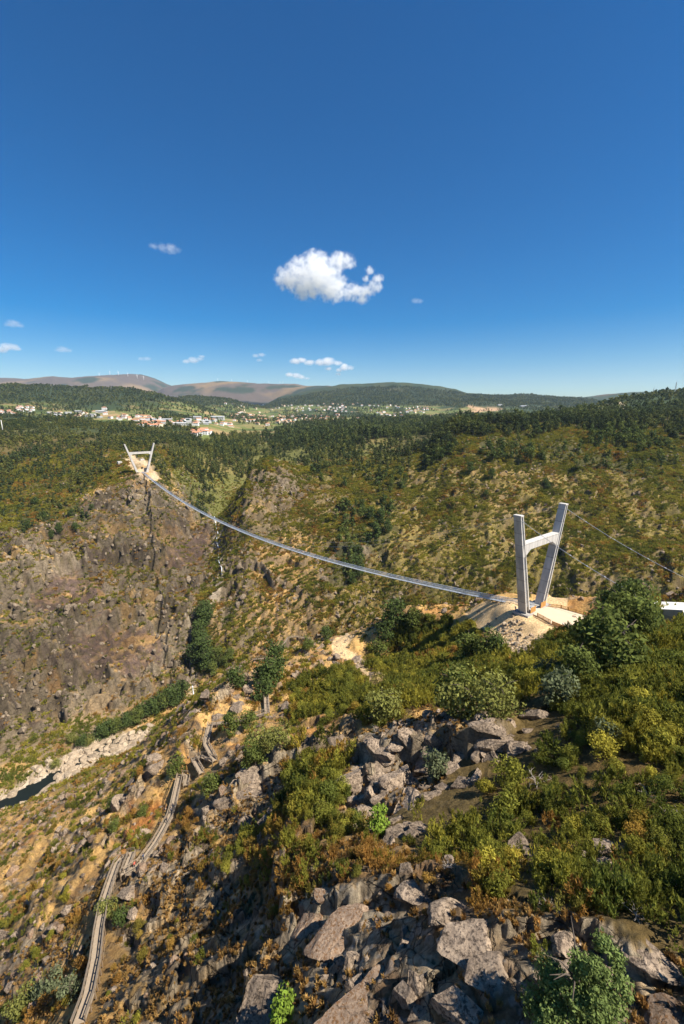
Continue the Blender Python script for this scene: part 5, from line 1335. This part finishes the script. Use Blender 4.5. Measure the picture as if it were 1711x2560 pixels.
# dead branches
def dead_shrub(px, py, s, label):
    q = random.Random(int(px)); mb = MB()
    for i in range(11):
        a = q.uniform(0, 6.28); e = q.uniform(.2, 1.1); L = q.uniform(.7, 1.5)
        d = Vector((math.cos(a) * math.cos(e), math.sin(a) * math.cos(e), math.sin(e))); mid_ = d * L * .5 + Vector((q.gauss(0, .08), q.gauss(0, .08), .06)); end = d * L
        mb.tube([Vector((0, 0, -.1)), mid_, end], [.035, .024, .008], 4)
        for z in range(3):
            b = mid_.lerp(end, q.random()); mb.tube([b, b + Vector((q.gauss(0, .25), q.gauss(0, .25), q.uniform(.05, .35)))], [.014, .005], 4)
    o = mb.build('dead_shrub', M['deadwood']); s *= .62; o.location = hit(px, py) + Vector((0, 0, .1)); o.scale = (s, s, s * .8); tag(o, label, 'dead shrub', None)
for x, y, s, lb in [(1340,1960,2.2,'bleached dead shrub in the heath right of the dark outcrop'),(1620,1990,1.6,'bleached twigs in the dense heath'),(1700,2060,2.0,'bare grey dead shrub at the outer edge of the heath'),(1410,1835,2.0,'dead upright twigs above the egg-shaped boulder'),(1580,2240,1.2,'fallen dead branches in the heath'),(1590,2290,.9,'pale dead stick beside the fallen branches'),(1120,2170,1.0,'pale dead bush in the brown heath'),(1370,2270,.8,'single dead stem in the brown heath'),(1090,1950,1.3,'dry bush on the outcrop'),(1370,1640,2.2,'bare grey bush below the terrace oaks'),(830,1725,2.2,'bare pale bush beside the dark hollow'),(940,1830,1.6,'dead bush at the foot of the light green one'),(1690,2120,1.5,'dead branches lying on the heath')]:
    dead_shrub(x, y, s, lb)
# ------------------------------------------------------------------ forests
def forest_kind(seed, h, w, nl, ls, low, nb):
    v, f = leaf_cloud(rblobs(seed, nb, w * .35, h * low, h * .92, w * .26), nl, ls, seed, .5)
    return v, f
def forest_mesh(seed, h, w, nl, ls, low, nb):
    v, f = forest_kind(seed, h, w, nl, ls, low, nb)
    tb_ = MB().tube([(0, 0, -1), (.15, .1, h * .45), (0, 0, h * .85)], [.22, .16, .06], 5)
    m = bpy.data.meshes.new('forest_tree'); k = len(v)
    m.from_pydata([tuple(q) for q in v] + tb_.v, [], [tuple(q) for q in f] + [tuple(i + k for i in g) for g in tb_.f])
    m.materials.append(M['treeleaf']); m.materials.append(M['bark'])
    mi = np.zeros(len(m.polygons), np.int32); mi[len(f):] = 1; m.polygons.foreach_set('material_index', mi); m.update()
    return m
FP = [(500, 13, 7.0, 150, 1.0, .36, 10), (501, 15, 5.6, 130, 1.0, .45, 9), (502, 10, 8.5, 170, 1.05, .25, 12), (503, 12, 5.0, 110, .95, .3, 8)]
forest_col = proto('forest_tree', [forest_mesh(*q) for q in FP])
young_col = proto('young_tree', [forest_mesh(510 + i, 6.5, 3.4, 80, .8, .15, 7) for i in range(3)])
far_col = proto('distant_tree', [forest_mesh(520 + i, 11, 8.0, 34, 2.6, .12, 5) for i in range(3)])
DKG, MDG, OLG = c3(.060, .082, .032), c3(.110, .130, .040), c3(.185, .180, .045)
def ftint(pts, seed, mixo):
    k = len(pts); nz = fbm(pts[:, 0] / 55, pts[:, 1] / 55, seed, 3) + .45 * rng.normal(size=k)
    c = DKG + (MDG - DKG) * sstep(-.5, .4, nz)[:, None]; c = c + (OLG - c) * (sstep(.1, .9, nz + mixo) * .8)[:, None]
    return c * (.8 + .4 * rng.random((k, 1)))
def place_forest(name, coll, dens, nidx, smin, smax, mixo, label, seed):
    pts, i, j = sample(dens); k = len(pts); s0 = (smin + (smax - smin) * rng.random(k) ** 1.4) * (1 + .4 * fbm(pts[:, 0] / 60, pts[:, 1] / 60, seed + 3, 3)) * np.where(rng.random(k) < .12, 1.35, 1)
    scatter(name, coll, pts, rotz(k, .05), np.stack([s0, s0, s0 * (.85 + .3 * rng.random(k))], -1), rng.integers(0, nidx, k), ftint(pts, seed, mixo), label); cnt[name] = k
    return pts
gapn = sstep(-.2, .1, fN(32, 601)) * (.5 + 1.1 * sstep(-.2, .4, fN(90, 602)))
fr_d = soften(FOREST_R, 3) * .025 * gapn * np.where(PY < 1120, 1.3, .75)
# the largest trees of the slope wood are objects of their own
pts, i, j = sample(fr_d * (CC < 760) + soften(PATCH_R, 2) * .006 * (CC < 640))
nearest = np.argsort(CC[i, j])[:300]
obj_idx = set(nearest.tolist())
FT = []
for sd, h, w, nl, ls, low, nb in FP:
    v, f = forest_kind(sd, h, w, nl, ls, low, nb)
    for mname in ('oak_dark', 'oak'):
        FT.append((MB().tube([(0, 0, -1), (.15, .1, h * .45), (0, 0, h * .85)], [.22, .16, .06], 5).mesh('trunk', M['bark'], True), np_mesh('crown', v, f, M[mname])))
for q in nearest:
    tm, cm = FT[rnd.randrange(len(FT))]
    t = thing('pine_tree', 'dark slender tree of the slope wood across the gorge', 'tree', Vector(pts[q]), rnd.uniform(0, 6.28), 'trees of the slope wood across the gorge')
    s = rnd.uniform(.8, 1.35); t.scale = (s, s, s * rnd.uniform(.85, 1.15)); inst('trunk', tm, t); inst('crown', cm, t)
rest = np.array([q not in obj_idx for q in range(len(pts))]); pr = pts[rest]; k = len(pr); s0 = .75 + .6 * rng.random(k)
scatter('slope_wood', forest_col, pr, rotz(k, .05), np.stack([s0] * 3, -1), rng.integers(0, 4, k), ftint(pr, 611, -.4) * .8, 'dark wood on the slope across the gorge'); cnt['slope_wood'] = k
place_forest('ridge_wood', forest_col, fr_d * (CC >= 760) * 1.1, 4, .9, 1.4, -.9, 'dark pine and eucalyptus wood along the ridge', 613)
place_forest('plantation', young_col, soften(FOREST_L, 3) * .046 * sstep(-.4, .0, fN(26, 603)) * (CC < 1000) * (1 - FARSAND), 3, .7, 1.35, .35, 'young olive-green tree plantation on the far plateau', 615)
place_forest('plantation_edge', young_col, soften(FOREST_L, 3) * .014 * (CC >= 1000), 3, 1.0, 1.5, .2, 'plantation trees towards the village', 617)
place_forest('ravine_wood', forest_col, soften(zone([[(395,1150),(480,1110),(600,1110),(640,1120),(570,1160),(540,1230),(520,1300),(490,1260),(470,1200),(400,1185)]], (CC > 500) & (CC < 1100)), 2) * .02, 4, .5, .85, .15, 'mixed trees at the head of the ravine', 619)
place_forest('valley_trees', far_col, mid * (CC < 3200) * (Z < 40) * .0030 * sstep(-.15, .25, fbm(X / 120, Y / 200, 605, 3)) * (1 - .75 * FIELDS) * (1 - FOREST_L) * (1 - FOREST_R), 3, .6, 1.2, .1, 'trees and hedges in the village valley', 621)
place_forest('hill_forest', far_col, sstep(25, 55, Z + 20 * fN(300, 193)) * (CC > 1000) * (CC < 4300) * .0042 * (1 - QUARRY), 3, .8, 1.3, -.1, 'distant forest covering the hills behind the villages', 623)
place_forest('saddle_grove', forest_col, soften(zone([[(585,1115),(665,1125),(650,1200),(600,1215),(565,1170)]], (CC > 480) & (CC < 1100)), 2) * .03, 4, .45, .8, .25, 'green trees in the dip behind the middle hill', 627)
place_forest('plateau_grove', forest_col, soften(zone([[(540,1085),(700,1095),(900,1085),(930,1130),(860,1180),(740,1165),(660,1140),(590,1185),(520,1180),(520,1120)]], (CC > 560) & (CC < 1300)), 2) * .028 * sstep(-.5, .0, fN(40, 607)), 4, .5, .95, .2, 'mixed green trees on the plateau behind the middle hill', 625)
# single trees and bushes standing out on the far slopes
for x, y, s in [(905,1290,1.2),(925,1300,1.5),(950,1310,1.6),(940,1340,1.4),(970,1330,1.2),(890,1390,1.2),(885,1420,1.4),(900,1440,1.3),(880,1460,1.1),(905,1270,1.0),(1175,1180,1.2),(1230,1195,1.0),(1365,1220,1.1),(1215,1240,.7),(1240,1235,.7),(1500,1560,.1),(690,1530,.0)][:14]:
    tree('dark', x, y, s * 1.5, 'dark round bush-tree alone on the open slope across the gorge', 'lone trees on the open slope across the gorge', 'tree')
for x, y, s in [(70,1320,1.3),(110,1300,1.5),(150,1330,1.4),(180,1290,1.2),(90,1260,1.3),(190,1325,1.3),(130,1345,1.2),(230,1275,1.0)]:
    tree('dark', x, y, s, 'dark tree at the lower rim of the plantation above the cliff', 'trees along the plantation rim', 'tree')

# ------------------------------------------------------------------ houses
def house_meshes(L, W, H, roof, wall, hip=True, pitch=.42):
    w = MB().box((0, 0, H / 2 - 1.5), (L, W, H + 3)).mesh('wall', M[wall])
    e = .5; rh = W / 2 * pitch; hx = L / 2 + e; hy = W / 2 + e; rx = max(hx - (hy if hip else 0), .3)
    r_ = MB().add([(-hx, -hy, H), (hx, -hy, H), (hx, hy, H), (-hx, hy, H), (-rx, 0, H + rh), (rx, 0, H + rh)], [(3, 2, 1, 0), (0, 1, 5, 4), (1, 2, 5), (2, 3, 4, 5), (3, 0, 4)]).mesh('roof', M[roof])
    wins = []
    n_ = max(2, int(L / 3.2)); st = 2 if H > 4.5 else 1
    for s in range(st):
        for i in range(n_):
            for sy in (-1, 1):
                wins.append((-L / 2 + (i + .5) * L / n_, sy * (W / 2 + .03), 1.5 + 2.9 * s))
    return w, r_, wins
win_mesh = MB().box((0, 0, 0), (1.1, .1, 1.3)).mesh('window', M['glass'])
HK = [house_meshes(12, 9, 5.8, 'tile', 'white'), house_meshes(15, 9, 3.4, 'tile', 'cream'), house_meshes(10, 8, 5.8, 'tile_dark', 'white'), house_meshes(18, 10, 5.6, 'tile', 'white', False), house_meshes(22, 11, 4.5, 'sheet', 'grey', False, .2), house_meshes(11, 9, 6.0, 'tile', 'cream')]
HDESC = ['two-storey white house with orange hipped roof', 'low cream house with orange roof', 'white house with dark red roof', 'long white house with orange gabled roof', 'grey shed with pale sheet roof', 'cream two-storey house with orange roof']
def house(px, py, k, where, s=1.0, rz=None, label=None):
    p = hit(px, py, 900)
    if p.y < 950: return
    w, r_, wins = HK[k]; lb = label or HDESC[k] + ' ' + where
    h = thing('house' if k != 4 else 'shed', lb, 'house' if k != 4 else 'shed', p, rz if rz is not None else rnd.choice([0, .3, -.3, 1.57, .8]), None if label else lb)
    s *= 1.08; h.scale = (s, s, s); inst('wall', w, h); inst('roof', r_, h)
    if p.y < 2100:
        for c in wins:
            if c[1] < 0 or True: inst('window', win_mesh, h, c)
def village(poly, n_, where, kinds, smin=.9, smax=1.35):
    xs = [q[0] for q in poly]; ys = [q[1] for q in poly]; k = 0; tries = 0
    placed = []
    while k < n_ and tries < 4000:
        tries += 1; x, y = rnd.uniform(min(xs), max(xs)), rnd.uniform(min(ys), max(ys))
        if not inpoly(np.array([x]), np.array([y]), poly)[0]: continue
        if any(abs(x - a) < 6 and abs(y - b) < 3 for a, b in placed): continue
        placed.append((x, y)); house(x, y, rnd.choice(kinds), where, rnd.uniform(smin, smax)); k += 1
village([(0,1030),(40,1030),(40,1038),(0,1040)], 6, 'at the outer end of the plateau village', [0, 3])
village([(40,1018),(85,1018),(85,1032),(45,1032)], 13, 'in the cluster under the forested hill', [0, 0, 2])
village([(100,1028),(250,1030),(330,1045),(300,1048),(120,1042)], 23, 'spread along the dry terraces', [1, 2, 5, 0, 4])
village([(290,1036),(430,1048),(425,1060),(360,1062),(300,1050)], 29, 'in the main village street', [0, 1, 2, 3, 5, 4])
village([(350,1058),(400,1058),(400,1070),(355,1070)], 9, 'at the village edge above the fields', [5, 0, 3])
village([(420,1050),(545,1050),(600,1060),(580,1068),(440,1066)], 23, 'around the long white workshop', [1, 3, 0, 4])
village([(470,1078),(520,1076),(525,1088),(490,1092)], 12, 'in the hamlet beside the vineyards', [0, 2, 3])
village([(560,1030),(660,1030),(670,1052),(590,1056)], 26, 'behind the valley fields', [0, 1, 5, 3])
village([(700,1012),(860,1010),(860,1030),(740,1030)], 38, 'on the wooded rise of the second village', [0, 2, 5], 1.0, 1.5)
village([(680,1040),(850,1040),(850,1058),(700,1060)], 35, 'in the second village on the valley floor', [0, 1, 2, 5], 1.0, 1.4)
village([(940,1030),(1010,1030),(1010,1050),(950,1050)], 13, 'above the ridge wood', [0, 2, 5], 1.0, 1.5)
village([(1015,1018),(1070,1018),(1070,1032),(1015,1034)], 17, 'in the small town below the green hill', [0, 2, 5], 1.0, 1.5)
village([(1070,1040),(1280,1040),(1290,1056),(1100,1062)], 49, 'in the town behind the ridge wood', [0, 1, 2, 5, 3, 4], .9, 1.4)
village([(560,1008),(700,1012),(700,1030),(600,1030)], 14, 'scattered under the forested saddle', [0, 2, 5], 1.0, 1.4)
village([(600,1042),(860,1034),(900,1046),(880,1060),(640,1066)], 34, 'dotted over the valley fields', [0, 1, 2, 3, 5], 1.0, 1.4)
village([(860,1008),(1000,1012),(1000,1034),(860,1034)], 16, 'below the green ridge', [0, 2, 5], 1.1, 1.5)
for x, y, k, s, rz, lb in [(262,1024,0,1.5,.2,'white house with orange roof alone on the dry terrace'),(545,1048,4,2.2,.05,'long pale workshop hall in the valley village'),(490,1047,4,1.6,.1,'low pale workshop next to the long hall'),(1525,1040,3,1.6,.1,'long low building with orange roof on the wooded hillside'),(1475,1042,1,1.2,.1,'small orange-roofed house beside the wooded hillside building'),(1400,1050,1,1.5,.0,'low orange-roofed house at the foot of the wooded hill'),(720,1092,4,1.2,.0,'blue-grey roofed shed standing alone in the vineyards'),(1250,1014,4,1.5,.2,'white building at the rim of the quarry scar'),(1310,1018,4,2.0,.0,'long white hall right of the quarry scar')]:
    house(x, y, k, '', s, rz, lb)

# ------------------------------------------------------------------ turbines, masts, pole
blade = MB().add([(-.9, -.2, 0), (.9, -.2, 0), (1.3, 0, 9), (.25, 0, 44), (-.25, 0, 44), (-1.3, 0, 9), (-.9, .3, 0), (.9, .3, 0)], [(0, 1, 2, 5), (5, 2, 3, 4), (7, 6, 5, 2), (0, 5, 6), (1, 7, 2), (0, 6, 7, 1), (2, 3, 4, 5)]).mesh('blade', M['turbine'])
twr = MB().tube([(0, 0, -6), (0, 0, 40), (0, 0, 82)], [4.0, 3.4, 2.6], 10).mesh('tower', M['turbine'], True)
nac = MB().box((0, 1.5, 83.2), (3.6, 9, 3.8)).mesh('nacelle', M['turbine'])
def turbine(px, py, dist, s, label, group):
    d = P(px, py, 1.0); p = d * (dist / d.y); p.z = ground(p.x, p.y) - 2
    t = thing('wind_turbine', label, 'wind turbine', p, rnd.uniform(-.5, .5), group); t.scale = (s, s, s)
    inst('tower', twr, t); inst('nacelle', nac, t); a0 = rnd.uniform(0, 2)
    for k in range(3): inst('blade', blade, t, (0, -3.4, 83.2), (0, a0 + k * 2.094, 0))
for x, y in [(249,942),(276,941),(297,940),(320,938),(343,937),(359,938)]: turbine(x, y, 8850, .85, 'white wind turbine on the crest of the brown mountain', 'turbines on the brown mountain')
for x, y in [(545,956),(580,955),(619,957),(673,960),(700,961),(708,961)]: turbine(x, y, 7900, .5, 'tiny white wind turbine on the lower saddle', 'turbines on the lower saddle')
def mast(px, py, dist, h, w, label):
    d = P(px, py, 1.0); p = d * (dist / d.y); p.z = ground(p.x, p.y) - 1
    t = thing('radio_mast', label, 'mast', p)
    for a in range(3): MB().tube([(w * math.cos(a * 2.094), w * math.sin(a * 2.094), 0), (w * .3 * math.cos(a * 2.094), w * .3 * math.sin(a * 2.094), h)], .28, 5).build('leg', M['mast'], t)
    b = MB()
    for k in range(int(h / 3)):
        q = 1 - .7 * k * 3 / h
        for a in range(3): b.bar((w * q * math.cos(a * 2.094), w * q * math.sin(a * 2.094), k * 3), (w * (q - .7 * 3 / h) * math.cos((a + 1) * 2.094), w * (q - .7 * 3 / h) * math.sin((a + 1) * 2.094), k * 3 + 3), .16)
    b.build('lattice', M['mast'], t); MB().tube([(0, 0, h), (0, 0, h + 6)], .15, 5).build('aerial', M['mast'], t)
mast(1689, 975, 1300, 34, 2.2, 'lattice radio mast on top of the wooded hill')
mast(1634, 980, 1320, 22, 1.4, 'thin short mast on the shoulder of the wooded hill')
pp = hit(8, 1080); pole = thing('utility_pole', 'pale utility pole at the edge of the plantation', 'pole', pp)
MB().tube([(0, 0, -1), (0, 0, 11), (0, 0, 22)], [.75, .6, .4], 8).build('shaft', M['white'], pole, True)
MB().bar((-2.2, 0, 20.5), (2.2, 0, 20.5), .3).build('crossarm', M['mast'], pole)
for x, y, s in [(1660,990,1.4),(1682,985,1.2),(1700,990,1.5),(1711,992,1.3),(1640,992,1.0)]:
    p = hit(x, y, 900); t = thing('hilltop_tree', 'dark round tree standing out on the wooded hilltop', 'tree', p, 0, 'hilltop trees'); t.scale = (s, s, s); tm, cm = KIND['dark'][0]; inst('trunk', tm, t); inst('crown', cm, t)
print('COUNTS', cnt)

# ------------------------------------------------------------------ clouds (closed volumes, high above the haze)
def cloud(px, py, dist, blobs, label, dens=0.02, seed=0.0, wisp=0.75, group=None, nscale=1.0, zs=1.0):
    d = P(px, py, 1.0); ctr_ = d * (dist / d.y); mpp = (dist / d.y) / F          # metres per photograph pixel there
    bl = [((bx - px) * mpp, dz * mpp, (py - by) * mpp * 1.0, r_ * mpp) for bx, by, r_, dz in blobs]
    if zs > 1.4: bl = [(b[0], b[1], b[2], b[3] * 1.5) for b in bl]
    ex = 1.45
    lo = [min(b[i] - b[3] * (ex if i != 2 else ex / zs) for b in bl) for i in range(3)]; hi = [max(b[i] + b[3] * (ex if i != 2 else ex / zs) for b in bl) for i in range(3)]
    mb = MB().box([(lo[i] + hi[i]) / 2 for i in range(3)], [hi[i] - lo[i] for i in range(3)])
    m, nt, out = new_mat('cloud')
    tc = N(nt, 'ShaderNodeTexCoord')
    big = N(nt, 'ShaderNodeTexNoise'); big.inputs['Scale'].default_value = nscale / (16 * mpp); big.inputs['Detail'].default_value = 9; big.inputs['Roughness'].default_value = .72; big.inputs['Distortion'].default_value = .35
    add0 = N(nt, 'ShaderNodeVectorMath', operation='ADD'); add0.inputs[1].default_value = (seed * 100, seed * 37, 0)
    nt.links.new(tc.outputs['Object'], add0.inputs[0]); nt.links.new(add0.outputs[0], big.inputs['Vector'])
    st_ = N(nt, 'ShaderNodeVectorMath', operation='MULTIPLY'); st_.inputs[1].default_value = (1, 1, zs); nt.links.new(tc.outputs['Object'], st_.inputs[0])
    acc = None
    for bx, by_, bz, r_ in bl:
        ds = N(nt, 'ShaderNodeVectorMath', operation='DISTANCE'); ds.inputs[1].default_value = (bx, by_, bz * zs); nt.links.new(st_.outputs[0], ds.inputs[0])
        mr = N(nt, 'ShaderNodeMapRange'); mr.inputs[1].default_value = 0; mr.inputs[2].default_value = r_ * 1.4; mr.inputs[3].default_value = 1.2; mr.inputs[4].default_value = 0
        nt.links.new(ds.outputs['Value'], mr.inputs[0])
        if acc is None: acc = mr.outputs[0]
        else:
            mx = N(nt, 'ShaderNodeMath', operation='SMOOTH_MAX'); mx.inputs[2].default_value = .12; nt.links.new(acc, mx.inputs[0]); nt.links.new(mr.outputs[0], mx.inputs[1]); acc = mx.outputs[0]
    nm = N(nt, 'ShaderNodeMapRange'); nm.inputs[1].default_value = .25; nm.inputs[2].default_value = .75; nm.inputs[3].default_value = -wisp; nm.inputs[4].default_value = wisp
    nt.links.new(big.outputs['Fac'], nm.inputs[0])
    gt_ = N(nt, 'ShaderNodeMapRange'); gt_.inputs[1].default_value = .05; gt_.inputs[2].default_value = .5; nt.links.new(acc, gt_.inputs[0])
    nm2 = N(nt, 'ShaderNodeMath', operation='MULTIPLY'); nt.links.new(nm.outputs[0], nm2.inputs[0]); nt.links.new(gt_.outputs[0], nm2.inputs[1])
    sm = N(nt, 'ShaderNodeMath', operation='ADD'); nt.links.new(acc, sm.inputs[0]); nt.links.new(nm2.outputs[0], sm.inputs[1])
    th_ = N(nt, 'ShaderNodeMapRange'); th_.inputs[1].default_value = .40; th_.inputs[2].default_value = 1.25; th_.inputs[3].default_value = 0; th_.inputs[4].default_value = dens
    nt.links.new(sm.outputs[0], th_.inputs[0])
    pv = N(nt, 'ShaderNodeVolumePrincipled'); pv.inputs['Color'].default_value = (1, 1, 1, 1); pv.inputs['Anisotropy'].default_value = .0
    nt.links.new(th_.outputs[0], pv.inputs['Density']); nt.links.new(pv.outputs[0], out.inputs['Volume'])
    o = mb.build('cloud', m); o.location = ctr_
    return tag(o, label, 'cloud', group)
cloud(825, 690, 5600, [(725,696,40,0),(755,680,42,-6),(790,665,44,0),(800,696,58,-10),(765,714,44,0),(830,717,46,0),(845,657,32,4),(868,653,22,4),(878,663,15,4),
                       (880,727,30,0),(912,728,27,0),(937,714,22,0),(945,696,17,0),(925,677,14,0),(915,696,11,0),(905,743,18,0)],
      'large white cumulus cloud with a curled tail', .017, 1.0, 1.15, None, 1.15, 1.3)
SMALL = 'faint wisps of cloud low over the mountains'
cloud(795, 905, 14500, [(740,903,11,0),(755,900,10,0),(775,906,11,0),(800,906,13,0),(822,905,15,0),(845,908,9,0),(862,912,6,0)], 'long flat white cloud low above the valley', .010, 2.0, .6, None, .7, 2.0)
cloud(845, 922, 14500, [(822,922,8,0),(848,925,8,0),(862,920,11,0),(875,920,9,0),(845,935,6,0)], 'small broken white cloud under the long flat one', .010, 3.0, .6, None, .7, 2.0)
cloud(745, 942, 15500, [(725,937,9,0),(740,939,10,0),(755,943,8,0),(768,946,6,0)], 'small white cloud just above the mountain saddle', .011, 4.0, .6, None, .7, 2.0)
cloud(480, 902, 14500, [(465,904,9,0),(485,901,12,0),(500,898,8,0),(505,892,6,0)], 'small pale cloud above the turbine mountain', .006, 5.0, .6, None, .7, 2.0)
cloud(645, 895, 14500, [(640,890,8,0),(655,888,8,0),(648,900,7,0)], 'small pale double cloud between the mountains', .005, 6.0, .6, None, .7, 2.0)
cloud(20, 870, 12500, [(0,873,14,0),(18,868,15,0),(36,868,12,0),(46,872,7,0)], 'pale cloud over the outer shoulder of the brown mountain', .006, 7.0, .6, None, .7, 2.0)
cloud(35, 812, 11500, [(25,812,11,0),(38,808,13,0),(50,814,8,0)], 'faint cloud higher over the shoulder of the brown mountain', .003, 8.0, .6, None, .7, 2.0)
cloud(158, 875, 12500, [(148,876,9,0),(160,873,12,0),(172,876,8,0)], 'faint round cloud over the brown mountain', .0028, 9.0, .6, None, .7, 2.0)
cloud(420, 620, 6500, [(385,616,9,0),(405,620,12,0),(428,622,13,0),(445,624,8,0)], 'thin wispy cloud alone high in the blue sky', .0040, 10.0, .9, None, 1.2, 1.5)
cloud(1046, 753, 8000, [(1040,752,9,0),(1052,753,8,0)], 'tiny faint cloud beside the large cumulus', .003, 11.0, .6, None, .7, 2.0)
cloud(362, 897, 12500, [(355,897,8,0),(368,896,9,0)], 'tiny faint cloud beside the turbines', .003, 12.0, .6, None, .7, 2.0)

# ------------------------------------------------------------------ haze
hz_bot, hz_top = float(Z.min()) - 2.0, 1010.0
hm, nt, out = new_mat('haze')
pv = N(nt, 'ShaderNodeVolumePrincipled'); pv.inputs['Color'].default_value = (.60, .78, 1.0, 1); pv.inputs['Density'].default_value = 3.0e-5; pv.inputs['Anisotropy'].default_value = .1
nt.links.new(pv.outputs[0], out.inputs['Volume'])
haze = MB().box((0, 0, (hz_bot + hz_top) / 2), (29000, 29000, hz_top - hz_bot)).build('haze', hm)
tag(haze, kind='stuff')
